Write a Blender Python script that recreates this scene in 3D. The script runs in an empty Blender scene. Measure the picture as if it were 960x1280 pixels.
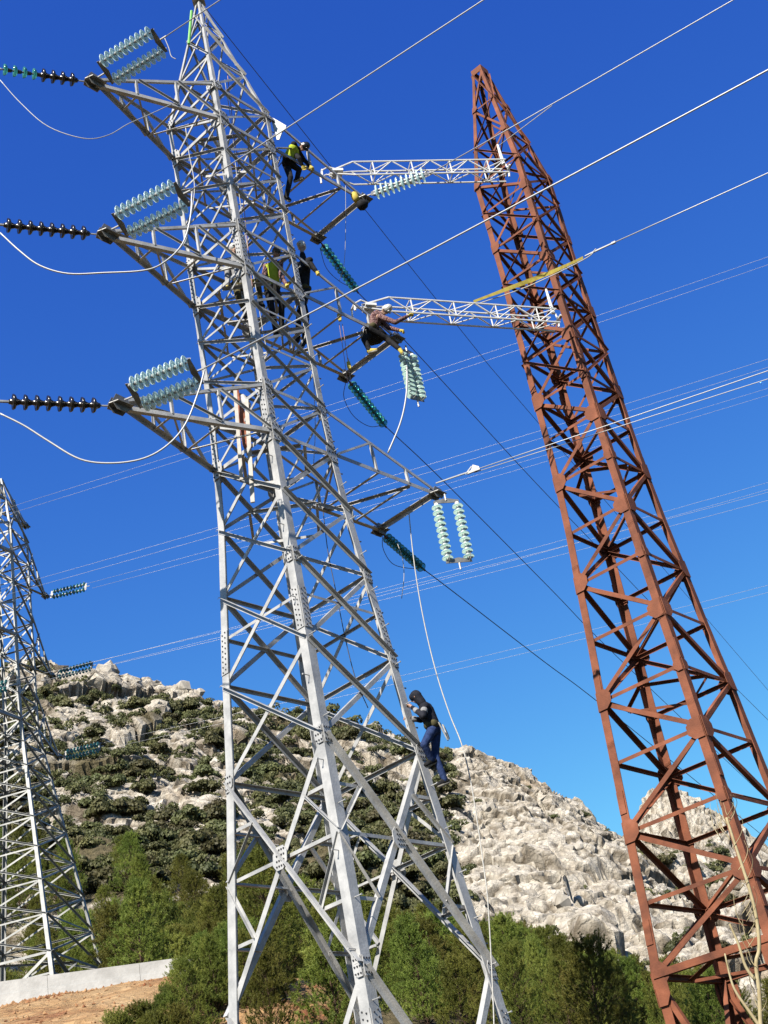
import bpy, bmesh, math, random
import numpy as np
from mathutils import Vector, Matrix
from math import radians, sin, cos, pi

# ------------------------------------------------------------------ camera
F_PX, PITCH, ROLL = 1743.6, radians(29.36), radians(-11.68)
scene = bpy.context.scene
col = scene.collection
FW = Vector((0, cos(PITCH), sin(PITCH)))
_up = Vector((0, -sin(PITCH), cos(PITCH)))
_rt = Vector((1, 0, 0))
RT = _rt * cos(ROLL) + _up * sin(ROLL)
UP = _up * cos(ROLL) - _rt * sin(ROLL)
cam_d = bpy.data.cameras.new('camera')
cam_d.sensor_fit = 'HORIZONTAL'
cam_d.sensor_width = 36
cam_d.lens = F_PX / 960 * 36
cam_d.clip_start = 0.1
cam_d.clip_end = 6000
cam = bpy.data.objects.new('camera', cam_d)
col.objects.link(cam)
cam.matrix_world = Matrix(((RT.x, UP.x, -FW.x, 0), (RT.y, UP.y, -FW.y, 0), (RT.z, UP.z, -FW.z, 0), (0, 0, 0, 1)))
scene.camera = cam

# ------------------------------------------------------------------ world, sun, exposure
SUN_AZ, SUN_EL = radians(-116), radians(40)      # direction towards the sun, counted from +X
sun_dir = Vector((cos(SUN_AZ) * cos(SUN_EL), sin(SUN_AZ) * cos(SUN_EL), sin(SUN_EL)))
world = bpy.data.worlds.new('World')
scene.world = world
world.use_nodes = True
wn = world.node_tree
wn.nodes.clear()
w_out = wn.nodes.new('ShaderNodeOutputWorld')
w_bg = wn.nodes.new('ShaderNodeBackground')
w_sky = wn.nodes.new('ShaderNodeTexSky')
w_sky.sky_type = 'NISHITA'
w_sky.sun_disc = False
w_sky.sun_elevation = SUN_EL
w_sky.sun_rotation = pi / 2 - SUN_AZ
w_sky.altitude = 0
w_sky.air_density = 1.3
w_sky.dust_density = 1.0
w_sky.ozone_density = 10.0
# deepen the blue of the sky as a whole (one tone curve per channel)
w_sep = wn.nodes.new('ShaderNodeSeparateColor')
w_com = wn.nodes.new('ShaderNodeCombineColor')
wn.links.new(w_sky.outputs[0], w_sep.inputs[0])
for ch, (gam, amp, top) in enumerate(((1.85, 4.45, 0.255), (1.665, 3.04, 0.46), (0.766, 1.10, 0.73))):
    prev = w_sep.outputs[ch]
    for op, val in (('MULTIPLY', 0.1), ('POWER', gam), ('MULTIPLY', amp), ('MINIMUM', top), ('MULTIPLY', 10.0)):
        mt = wn.nodes.new('ShaderNodeMath')
        mt.operation = op
        mt.inputs[1].default_value = val
        wn.links.new(prev, mt.inputs[0])
        prev = mt.outputs[0]
    wn.links.new(prev, w_com.inputs[ch])
w_bg.inputs['Strength'].default_value = 0.0505
wn.links.new(w_com.outputs[0], w_bg.inputs[0])
wn.links.new(w_bg.outputs[0], w_out.inputs[0])
sun_d = bpy.data.lights.new('sun', 'SUN')
sun_d.energy = 5.0
sun_d.angle = radians(0.5)
sun_d.color = (1.0, 0.93, 0.82)
sun = bpy.data.objects.new('sun', sun_d)
col.objects.link(sun)
sun.rotation_euler = (-sun_dir).to_track_quat('-Z', 'Y').to_euler()
sun.location = (-10, -20, 40)
scene.render.engine = 'CYCLES'
scene.view_settings.view_transform = 'Standard'
scene.view_settings.look = 'None'
scene.view_settings.exposure = 1.45
scene.view_settings.gamma = 1.0
scene.render.resolution_x = 768
scene.render.resolution_y = 1024

# ------------------------------------------------------------------ helpers
def V(*a):
    return Vector(a)

def ray(x, y):
    d = FW + RT * ((x - 480) / F_PX) + UP * ((640 - y) / F_PX)
    return d / d.y

def at(x, y, depth):                # the point on the ray through a pixel at world depth y
    return ray(x, y) * depth

def at_level(x, y, z):              # the point on that ray at height z
    d = ray(x, y)
    return d * (z / d.z)

def pix(P):
    d = P.dot(FW)
    return 480 + F_PX * P.dot(RT) / d, 640 - F_PX * P.dot(UP) / d

def tag(o, label=None, cat=None, group=None, kind=None):
    if label: o['label'] = label
    if cat: o['category'] = cat
    if group: o['group'] = group
    if kind: o['kind'] = kind
    return o

def empty(name, loc):
    o = bpy.data.objects.new(name, None)
    o.empty_display_size = 0.2
    col.objects.link(o)
    o.location = loc
    return o

def link(name, me, parent=None, M=None, mat=None):
    o = bpy.data.objects.new(name, me)
    col.objects.link(o)
    M = M if M is not None else Matrix.Identity(4)
    if parent is not None:
        o.parent = parent
        M = Matrix.Translation(-root_loc(parent)) @ M
    o.matrix_basis = M
    return o

def root_loc(p):
    v = Vector(p.matrix_basis.translation)
    while p.parent is not None:
        p = p.parent
        v = v + Vector(p.matrix_basis.translation)
    return v

def mesh(name, verts, faces, mat, smooth=False):
    me = bpy.data.meshes.new(name)
    me.from_pydata([tuple(v) for v in verts], [], faces)
    me.materials.append(mat)
    if smooth:
        me.polygons.foreach_set('use_smooth', [True] * len(me.polygons))
    me.update()
    return me

def np_mesh(name, verts, faces, mat, smooth=False):      # verts (n,3), faces (m,k) of one size
    me = bpy.data.meshes.new(name)
    n, m, k = len(verts), len(faces), faces.shape[1]
    me.vertices.add(n)
    me.vertices.foreach_set('co', np.asarray(verts, np.float32).ravel())
    me.loops.add(m * k)
    me.loops.foreach_set('vertex_index', np.asarray(faces, np.int32).ravel())
    me.polygons.add(m)
    me.polygons.foreach_set('loop_start', np.arange(0, m * k, k, dtype=np.int32))
    me.polygons.foreach_set('use_smooth', np.full(m, smooth))
    me.update(calc_edges=True)
    me.validate()
    me.materials.append(mat)
    return me

class MB:                            # collects simple solids for one mesh
    def __init__(self):
        self.v, self.f = [], []
    def add(self, vs, fs):
        n = len(self.v)
        self.v += [Vector(v) for v in vs]
        self.f += [tuple(i + n for i in f) for f in fs]
    def box(self, c, ax, ay, az):    # centre and half-axes
        vs = [c + ax * i + ay * j + az * k for k in (-1, 1) for j in (-1, 1) for i in (-1, 1)]
        self.add(vs, [(0, 2, 3, 1), (4, 5, 7, 6), (0, 1, 5, 4), (2, 6, 7, 3), (0, 4, 6, 2), (1, 3, 7, 5)])
    def tube(self, pts, rad, n=6, cap=True):
        pts = [Vector(p) for p in pts]
        rr = rad if isinstance(rad, (list, tuple)) else [rad] * len(pts)
        vs, fs = [], []
        u = None
        for i, p in enumerate(pts):
            t = (pts[min(i + 1, len(pts) - 1)] - pts[max(i - 1, 0)]).normalized()
            if u is None:
                u = t.orthogonal().normalized()
            u = (u - t * u.dot(t)).normalized()
            w = t.cross(u)
            vs += [p + (u * cos(2 * pi * k / n) + w * sin(2 * pi * k / n)) * rr[i] for k in range(n)]
        for i in range(len(pts) - 1):
            for k in range(n):
                a, b = i * n + k, i * n + (k + 1) % n
                fs.append((a, b, b + n, a + n))
        if cap:
            fs.append(tuple(range(n))[::-1])
            fs.append(tuple(range((len(pts) - 1) * n, len(pts) * n)))
        self.add(vs, fs)
    def prism(self, poly, ext):      # polygon points and an extrusion vector
        n = len(poly)
        vs = list(poly) + [Vector(p) + ext for p in poly]
        fs = [tuple(range(n))[::-1], tuple(range(n, 2 * n))]
        fs += [(i, (i + 1) % n, (i + 1) % n + n, i + n) for i in range(n)]
        self.add(vs, fs)
    def build(self, name, mat, parent=None, smooth=False):
        off = root_loc(parent) if parent is not None else Vector((0, 0, 0))
        me = mesh(name, [v - off for v in self.v], self.f, mat, smooth)
        o = bpy.data.objects.new(name, me)
        col.objects.link(o)
        if parent is not None:
            o.parent = parent
        return o

# ------------------------------------------------------------------ materials
def new_mat(name):
    m = bpy.data.materials.new(name)
    m.use_nodes = True
    nt = m.node_tree
    return m, nt, nt.nodes['Principled BSDF']

def node(nt, t, **kw):
    n = nt.nodes.new(t)
    for k, v in kw.items():
        if k in n.inputs:
            n.inputs[k].default_value = v
        else:
            setattr(n, k, v)
    return n

def ramp(nt, stops):
    r = nt.nodes.new('ShaderNodeValToRGB')
    e = r.color_ramp.elements
    while len(e) < len(stops):
        e.new(0.5)
    for el, (p, c) in zip(e, stops):
        el.position = p
        el.color = (*c, 1)
    return r

def noisy(name, c1, c2, scale, rough=0.6, metal=0.0, bump=0.0, bscale=None, detail=6, lo=0.35, hi=0.65, spec=0.5, c3=None, tone=0.44):
    m, nt, b = new_mat(name)
    g = node(nt, 'ShaderNodeNewGeometry')
    nz = node(nt, 'ShaderNodeTexNoise', Scale=scale, Detail=detail, Roughness=0.62)
    nt.links.new(g.outputs['Position'], nz.inputs['Vector'])
    c1, c2 = [tuple(v * tone for v in c) for c in (c1, c2)]
    c3 = tuple(v * tone for v in c3) if c3 else None
    st = [(lo, c1), (hi, c2)] + ([(min(hi + .12, 1), c3)] if c3 else [])
    r = ramp(nt, st)
    nt.links.new(nz.outputs[0], r.inputs[0])
    nt.links.new(r.outputs[0], b.inputs['Base Color'])
    b.inputs['Roughness'].default_value = rough
    b.inputs['Metallic'].default_value = metal
    b.inputs['Specular IOR Level'].default_value = spec
    if bump:
        n2 = node(nt, 'ShaderNodeTexNoise', Scale=bscale or scale * 4, Detail=8)
        nt.links.new(g.outputs['Position'], n2.inputs['Vector'])
        bp = node(nt, 'ShaderNodeBump', Strength=bump, Distance=0.02)
        nt.links.new(n2.outputs[0], bp.inputs['Height'])
        nt.links.new(bp.outputs[0], b.inputs['Normal'])
    return m

M_galv = noisy('galvanised_steel', (0.37, 0.375, 0.38), (0.66, 0.66, 0.655), 2.6, rough=0.5, metal=0.10, bump=0.2, bscale=25, detail=10, lo=0.30, hi=0.62)
M_galv_far = noisy('weathered_galvanised_steel', (0.32, 0.33, 0.325), (0.54, 0.545, 0.53), 2.0, rough=0.6, metal=0.25)
M_bolt = noisy('shade_darkened_steel', (0.05, 0.05, 0.055), (0.12, 0.12, 0.13), 20, rough=0.5, metal=0.5)  # bolt heads coloured dark, standing in for their small shadows
M_plate = noisy('tip_plate_steel', (0.20, 0.20, 0.20), (0.36, 0.36, 0.35), 6, rough=0.5, metal=0.4)
M_rust = noisy('red_oxide_paint', (0.115, 0.040, 0.023), (0.32, 0.108, 0.054), 1.4, rough=0.75, bump=0.3, bscale=30, spec=0.2, c3=(0.42, 0.155, 0.09), detail=10, lo=0.28, hi=0.60)
M_white = noisy('white_paint', (0.66, 0.66, 0.65), (0.80, 0.80, 0.79), 5, rough=0.45, tone=0.60)
M_alu = noisy('aluminium_cable', (0.55, 0.56, 0.57), (0.70, 0.71, 0.72), 40, rough=0.45, metal=0.3)
M_cable_dark = noisy('dark_cable', (0.03, 0.03, 0.035), (0.06, 0.06, 0.065), 30, rough=0.6)
M_wire_far = noisy('bundle_wire', (0.45, 0.46, 0.48), (0.6, 0.61, 0.63), 10, rough=0.4, metal=0.2)
M_porcelain = noisy('dark_porcelain', (0.016, 0.012, 0.010), (0.035, 0.026, 0.02), 8, rough=0.22)
M_rope = noisy('rope', (0.50, 0.49, 0.46), (0.68, 0.67, 0.63), 30, rough=0.9)
M_rope_red = noisy('reddish_rope', (0.42, 0.22, 0.20), (0.6, 0.38, 0.34), 30, rough=0.9)
M_strap = noisy('yellow_webbing', (0.40, 0.31, 0.03), (0.62, 0.50, 0.06), 6, rough=0.8)
M_green = noisy('green_sleeve_plastic', (0.15, 0.55, 0.08), (0.25, 0.7, 0.14), 6, rough=0.5)
M_wood = noisy('pale_plank_wood', (0.60, 0.55, 0.49), (0.74, 0.70, 0.64), 9, rough=0.8)
M_orange = noisy('orange_cloth', (0.42, 0.12, 0.07), (0.62, 0.28, 0.17), 8, rough=0.85, spec=0.12)
M_skin = noisy('skin', (0.42, 0.24, 0.16), (0.5, 0.3, 0.21), 30, rough=0.6)
M_black = noisy('black_cloth', (0.012, 0.012, 0.014), (0.03, 0.03, 0.035), 12, rough=0.85, bump=0.4, bscale=40, spec=0.12)
M_navy = noisy('dark_navy_jacket', (0.010, 0.011, 0.018), (0.030, 0.032, 0.046), 9, rough=0.8, bump=0.6, bscale=22, spec=0.12)
M_jeans = noisy('blue_denim', (0.016, 0.032, 0.10), (0.045, 0.08, 0.22), 10, rough=0.85, bump=0.5, bscale=25, spec=0.12)
M_hivis = noisy('hi_vis_yellow_cloth', (0.50, 0.62, 0.03), (0.65, 0.76, 0.08), 8, rough=0.8, spec=0.12)
M_plaid = noisy('plaid_shirt', (0.10, 0.035, 0.04), (0.34, 0.22, 0.21), 28, rough=0.85, lo=0.45, hi=0.55, spec=0.12)
M_olive = noisy('olive_cloth', (0.07, 0.065, 0.03), (0.14, 0.12, 0.06), 9, rough=0.85, spec=0.12)
M_grey_cloth = noisy('grey_cloth', (0.28, 0.28, 0.29), (0.42, 0.42, 0.43), 9, rough=0.85, spec=0.12)
M_glove_y = noisy('yellow_glove', (0.6, 0.45, 0.04), (0.75, 0.6, 0.1), 12, rough=0.8)
M_helmet_w = noisy('white_helmet', (0.6, 0.6, 0.58), (0.72, 0.72, 0.7), 6, rough=0.35)
M_helmet_b = noisy('black_helmet', (0.012, 0.012, 0.013), (0.025, 0.025, 0.027), 6, rough=0.35)
M_sole = noisy('boot_sole', (0.30, 0.28, 0.24), (0.46, 0.43, 0.37), 14, rough=0.85)
M_reed = noisy('dry_reed', (0.40, 0.32, 0.17), (0.60, 0.51, 0.31), 12, rough=0.8, spec=0.2)
M_bark = noisy('pine_bark', (0.07, 0.045, 0.03), (0.15, 0.10, 0.07), 6, rough=0.95, bump=0.6, bscale=20, spec=0.1)

def glass_mat(name, tint, body, fac):
    m, nt, b = new_mat(name)
    b.inputs['Base Color'].default_value = (*body, 1)
    b.inputs['Roughness'].default_value = 0.12
    b.inputs['Specular IOR Level'].default_value = 0.8
    tr = node(nt, 'ShaderNodeBsdfTransparent')
    tr.inputs[0].default_value = (*tint, 1)
    tl = node(nt, 'ShaderNodeBsdfTranslucent')
    tl.inputs[0].default_value = (*body, 1)
    m0 = node(nt, 'ShaderNodeMixShader')
    m0.inputs[0].default_value = 0.5
    nt.links.new(b.outputs[0], m0.inputs[1])
    nt.links.new(tl.outputs[0], m0.inputs[2])
    mx = node(nt, 'ShaderNodeMixShader')
    fr = node(nt, 'ShaderNodeFresnel', IOR=1.5)
    ad = node(nt, 'ShaderNodeMath', operation='ADD', use_clamp=True)
    ad.inputs[1].default_value = fac
    nt.links.new(fr.outputs[0], ad.inputs[0])
    nt.links.new(ad.outputs[0], mx.inputs[0])
    nt.links.new(tr.outputs[0], mx.inputs[1])
    nt.links.new(m0.outputs[0], mx.inputs[2])
    nt.links.new(mx.outputs[0], nt.nodes['Material Output'].inputs[0])
    return m
M_glass = glass_mat('pale_green_glass', (0.90, 0.98, 0.985), (0.56, 0.70, 0.68), 0.03)
M_glass_dk = glass_mat('shaded_green_glass', (0.50, 0.84, 0.82), (0.06, 0.24, 0.23), 0.30)  # green glass with the shade of backlit undersides put into its colour
M_glass_clear = glass_mat('clear_toughened_glass', (0.92, 0.98, 0.97), (0.45, 0.60, 0.55), 0.06)
M_zinc = noisy('sunlit_zinc_cap', (0.62, 0.62, 0.60), (0.78, 0.78, 0.76), 14, rough=0.5, metal=0.0, tone=0.66)  # lighter cap metal for hanging strings, sunlit brightness put into its colour

def leaf_mat(name, c1, c2, c3, scale, trans=0.35):
    m, nt, b = new_mat(name)
    g = node(nt, 'ShaderNodeNewGeometry')
    oi = node(nt, 'ShaderNodeObjectInfo')
    nz = node(nt, 'ShaderNodeTexNoise', Scale=scale, Detail=5, Roughness=0.7)
    nt.links.new(g.outputs['Position'], nz.inputs['Vector'])
    r = ramp(nt, [(0.32, c1), (0.5, c2), (0.68, c3)])
    nt.links.new(nz.outputs[0], r.inputs[0])
    hs = node(nt, 'ShaderNodeHueSaturation')
    mr = node(nt, 'ShaderNodeMapRange')
    mr.inputs[3].default_value = 0.65
    mr.inputs[4].default_value = 1.3
    mh = node(nt, 'ShaderNodeMapRange')
    mh.inputs[3].default_value = 0.465
    mh.inputs[4].default_value = 0.53
    nt.links.new(oi.outputs['Random'], mr.inputs[0])
    nt.links.new(oi.outputs['Random'], mh.inputs[0])
    nt.links.new(mr.outputs[0], hs.inputs['Value'])
    nt.links.new(mh.outputs[0], hs.inputs['Hue'])
    nt.links.new(r.outputs[0], hs.inputs['Color'])
    nt.links.new(hs.outputs[0], b.inputs['Base Color'])
    b.inputs['Roughness'].default_value = 0.6
    b.inputs['Specular IOR Level'].default_value = 0.25
    tl = node(nt, 'ShaderNodeBsdfTranslucent')
    nt.links.new(hs.outputs[0], tl.inputs[0])
    mx = node(nt, 'ShaderNodeMixShader')
    mx.inputs[0].default_value = trans
    nt.links.new(b.outputs[0], mx.inputs[1])
    nt.links.new(tl.outputs[0], mx.inputs[2])
    nt.links.new(mx.outputs[0], nt.nodes['Material Output'].inputs[0])
    return m
M_needle = leaf_mat('pine_needles', (0.058, 0.075, 0.013), (0.142, 0.166, 0.030), (0.24, 0.244, 0.054), 0.75, 0.5)
M_shrub = leaf_mat('maquis_leaves', (0.030, 0.036, 0.013), (0.070, 0.073, 0.027), (0.112, 0.104, 0.045), 0.35, 0.3)

# ------------------------------------------------------------------ noise for terrain
rng = np.random.default_rng(7)
def hash2(ix, iy, k):
    h = (ix.astype(np.int64) * 374761393 + iy.astype(np.int64) * 668265263 + k * 974634777) & 0x7fffffff
    h = ((h ^ (h >> 13)) * 1274126177) & 0x7fffffff
    h = ((h ^ (h >> 16)) * 2246822519) & 0x7fffffff
    return (h & 0xffffff) / float(0xffffff)
def vnoise(x, y, k=0):
    ix, iy = np.floor(x), np.floor(y)
    fx, fy = x - ix, y - iy
    fx, fy = fx * fx * (3 - 2 * fx), fy * fy * (3 - 2 * fy)
    a, b = hash2(ix, iy, k), hash2(ix + 1, iy, k)
    c, d = hash2(ix, iy + 1, k), hash2(ix + 1, iy + 1, k)
    return (a * (1 - fx) + b * fx) * (1 - fy) + (c * (1 - fx) + d * fx) * fy
def fbm(x, y, k=0, o=4):
    s, a, t = 0, 1, 0
    for i in range(o):
        s = s + a * vnoise(x * 2 ** i + 17.3 * i, y * 2 ** i + 9.1 * i, k + i)
        t += a
        a *= 0.5
    return s / t
def facets(x, y, size, k, tilt=0.8):
    # blocks of rock: every cell is its own tilted plane; returns height and distance to the crack
    X, Y = x / size, y / size
    ix, iy = np.floor(X), np.floor(Y)
    f1 = np.full(X.shape, 9.0); f2 = np.full(X.shape, 9.0); h = np.zeros(X.shape)
    for dx in (-1, 0, 1):
        for dy in (-1, 0, 1):
            cx, cy = ix + dx, iy + dy
            px = cx + 0.1 + 0.8 * hash2(cx, cy, k); py = cy + 0.1 + 0.8 * hash2(cx, cy, k + 1)
            d = np.hypot(X - px, Y - py)
            hh = hash2(cx, cy, k + 2) - 0.5 + tilt * ((hash2(cx, cy, k + 3) - 0.5) * (X - px) + (hash2(cx, cy, k + 4) - 0.3) * (Y - py))
            near = d < f1
            f2 = np.where(near, f1, np.minimum(f2, d))
            h = np.where(near, hh, h)
            f1 = np.where(near, d, f1)
    return h * size, f2 - f1

def hash3(ix, iy, iz, k):
    return hash2(ix + iz * 7919.0, iy - iz * 6101.0, k)
def facets3(x, y, z, size, k, tilt=1.0):
    X, Y, Z = x / size, y / size, z / size
    ix, iy, iz = np.floor(X), np.floor(Y), np.floor(Z)
    f1 = np.full(X.shape, 9.0); f2 = np.full(X.shape, 9.0); h = np.zeros(X.shape)
    for dx in (-1, 0, 1):
        for dy in (-1, 0, 1):
            for dz in (-1, 0, 1):
                cx_, cy_, cz_ = ix + dx, iy + dy, iz + dz
                ox = X - cx_ - hash3(cx_, cy_, cz_, k); oy = Y - cy_ - hash3(cx_, cy_, cz_, k + 1); oz = Z - cz_ - hash3(cx_, cy_, cz_, k + 2)
                d = ox * ox + oy * oy + oz * oz
                hh = hash3(cx_, cy_, cz_, k + 3) - 0.5 + tilt * ((hash3(cx_, cy_, cz_, k + 4) - .5) * ox + (hash3(cx_, cy_, cz_, k + 5) - .5) * oy + (hash3(cx_, cy_, cz_, k + 6) - .5) * oz)
                near = d < f1
                f2 = np.where(near, f1, np.minimum(f2, d))
                h = np.where(near, hh, h)
                f1 = np.where(near, d, f1)
    return h * size, np.sqrt(f2) - np.sqrt(f1)

# ridge skyline, turned from pixels into points at the distance of the ridge
RIDGE_Y = 200.0
def sky_pts(pts, depth):
    P = [at(x, y, depth) for x, y in pts]
    return np.array([p.x for p in P]), np.array([p.z for p in P])
RX, RZ = sky_pts([(-160, 900), (-80, 850), (0, 836), (60, 836), (100, 836), (130, 838), (165, 856), (200, 868), (230, 866), (262, 872), (300, 884), (360, 895), (430, 908), (500, 925), (550, 938), (590, 940), (625, 950), (660, 972), (700, 1000), (745, 1030), (780, 1046), (830, 1075), (900, 1105), (960, 1130), (1060, 1170), (1200, 1200)], RIDGE_Y)
PEAK_Y = 275.0
QX, QZ = sky_pts([(640, 1240), (740, 1120), (775, 1048), (795, 1012), (815, 994), (835, 988), (855, 992), (880, 1010), (920, 1034), (945, 1054), (975, 1075), (1060, 1110), (1200, 1150)], PEAK_Y)

def smooth(a, b, x):
    t = np.clip((x - a) / (b - a), 0, 1)
    return t * t * (3 - 2 * t)

def base_height(x, y):
    # near ground: pad with the pylons, cut bank, terrace
    terr = np.interp(x, [-60, -10, -6, 0, 8, 20, 60], [10.9, 10.9, 10.0, 7.6, 5.2, 4.6, 4.5])
    bankline = np.interp(y, [-400, -20, 0, 14, 24, 33, 40, 47], [-9, -2.6, -1.65, -0.9, -0.35, 0.15, 0.78, 1.0])
    neg = np.minimum(bankline, 0)
    pos = np.clip(bankline, 0, 1)
    near = neg + pos * terr
    foot = np.interp(x, [-80, -20, -8, 0, 8, 20, 60], [15, 14.5, 13.0, 10.5, 9.6, 9.0, 9])
    n2 = near + (foot - terr) * smooth(48, 76, y) 
    rz = np.interp(x, RX, RZ)
    t = np.clip((y - 74) / (RIDGE_Y - 74), 0, 1)
    prof = 0.86 * t + 0.14 * t * t + 0.10 * np.sin(t * pi) * np.interp(x, [-60, -20, 20], [0.6, 0.2, -0.35])
    z = np.where(y > 74, foot + (rz - foot) * prof, n2)
    back = rz - (y - RIDGE_Y) * 0.75
    back = np.maximum(back, rz * 0.35 + 6)
    z = np.where(y > RIDGE_Y, back, z)
    pk = np.interp(x, QX, QZ) - np.abs(y - PEAK_Y) * np.where(y < PEAK_Y, 1.05, 0.8)
    z = np.where(y > 205, np.maximum(z, pk), z)
    far = smooth(330, 700, y)
    return z * (1 - far) + 10 * far

def veg_amount(px, py):
    # how overgrown the slope is, read off the photograph (0 bare rock, 1 closed scrub)
    v = np.interp(px, [-100, 60, 260, 420, 545, 600, 700, 960, 1100], [0.75, 0.60, 0.52, 0.60, 0.56, 0.10, 0.02, 0.12, 0.3])
    v = v + 0.40 * smooth(985, 1060, py) * (px < 560)
    v = v - 0.30 * (1 - smooth(845, 925, py)) * (px < 270)
    v = v + 0.42 * np.exp(-((px - 880) / 75) ** 2 - ((py - 1082) / 22) ** 2)
    return v

def project_np(x, y, z):
    d = y * FW.y + z * FW.z
    d = np.maximum(d, 1e-3)
    u = x * RT.x + y * RT.y + z * RT.z
    v = x * UP.x + y * UP.y + z * UP.z
    return 480 + F_PX * u / d, 640 - F_PX * v / d

def terrain(x, y):
    z = base_height(x, y)
    mnt = smooth(66, 84, y) * (1 - smooth(320, 420, y))
    px, py = project_np(x, y, z)
    scrub = veg_amount(px, py)
    w1 = fbm(x / 30, y / 30, 3) * 8 - 4
    h1, c1 = facets(x + w1, y * 0.8 + w1, 11, 11, 0.9)
    h2, c2 = facets(x + w1 * .6, y + w1, 4.2, 31, 1.1)
    rockiness = np.clip(1.15 - scrub, 0.35, 1)
    d = 0.34 * h1 + 0.20 * h2
    d = d - 0.5 * np.exp(-(c1 / 0.05) ** 2)
    d = d + (fbm(x / 18, y / 18, 81, 3) - 0.5) * 3.0
    crack = np.exp(-(c1 / 0.04) ** 2) + 0.8 * np.exp(-(c2 / 0.06) ** 2)
    z = z + d * mnt * rockiness
    z = z + (fbm(x / 2.5, y / 2.5, 91, 4) - 0.5) * 0.5 * smooth(3, 12, np.abs(y - 5)) * (1 - mnt)
    return z, mnt, scrub, crack

def axis(segs):
    a = []
    for s, e, st in segs:
        n = max(1, int(round((e - s) / st)))
        a.append(np.linspace(s, e, n, endpoint=False))
    return np.concatenate(a + [np.array([segs[-1][1]])])
gx = axis([(-1500, -300, 150), (-300, -90, 12), (-90, -70, 1.2), (-70, 56, 0.36), (56, 90, 1.2), (90, 300, 12), (300, 1500, 150)])
gy = axis([(-400, -20, 20), (-20, 30, 1.5), (30, 62, 0.5), (62, 206, 0.36), (206, 262, 0.9), (262, 282, 0.5), (282, 340, 3), (340, 700, 20), (700, 3000, 150)])
GX, GY = np.meshgrid(gx, gy)
GZ, G_m, G_s, G_c = terrain(GX, GY)
# rock blocks and joints pushed out along the surface normal
_gy, _gx = np.gradient(GZ, gy, gx)
_nl = np.sqrt(_gx ** 2 + _gy ** 2 + 1)
_sel = G_m > 0.01
_x, _y, _z = GX[_sel], GY[_sel], GZ[_sel]
_ww = (fbm(_x / 3.1, _z / 3.1 + _y / 5, 201, 3) - .5) * 2.2
_b1, _k1 = facets3(_x * .8 + _z * .45 + _ww, _y + _ww, _z * 1.1 - _x * .4 - _ww, 7.0, 211, 1.2)
_b2, _k2 = facets3(_x + _ww * .4, _y, _z + _ww * .4, 1.9, 231, 1.2)
_b3, _k3 = facets3(_x, _y + _ww * .2, _z, 1.05, 251, 1.3)
_d = 0.36 * _b1 + 0.36 * _b2 + 0.34 * _b3 - 0.55 * np.exp(-(_k1 / .06) ** 2) - 0.28 * np.exp(-(_k2 / .08) ** 2)
_amp = np.clip(1.2 - G_s[_sel], 0.4, 1.05) * G_m[_sel]
_spx, _ = project_np(_x, _y, _z)
_amp = _amp * np.interp(_spx, [520, 610, 780, 830], [1.0, 0.62, 0.62, 0.95])   # broad slabs on the bare flank
GX = GX.copy(); GY = GY.copy()
for arr, comp in ((GX, -_gx / _nl), (GY, -_gy / _nl), (GZ, 1 / _nl)):
    arr[_sel] += _d * _amp * comp[_sel]
G_c[_sel] = np.exp(-(_k1 / .05) ** 2) + 0.85 * np.exp(-(_k2 / .07) ** 2) + 0.45 * np.exp(-(_k3 / .10) ** 2)
nxv, nyv = len(gx), len(gy)
idx = np.arange(nxv * nyv).reshape(nyv, nxv)
quads = np.stack([idx[:-1, :-1], idx[:-1, 1:], idx[1:, 1:], idx[1:, :-1]], -1).reshape(-1, 4)

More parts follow.
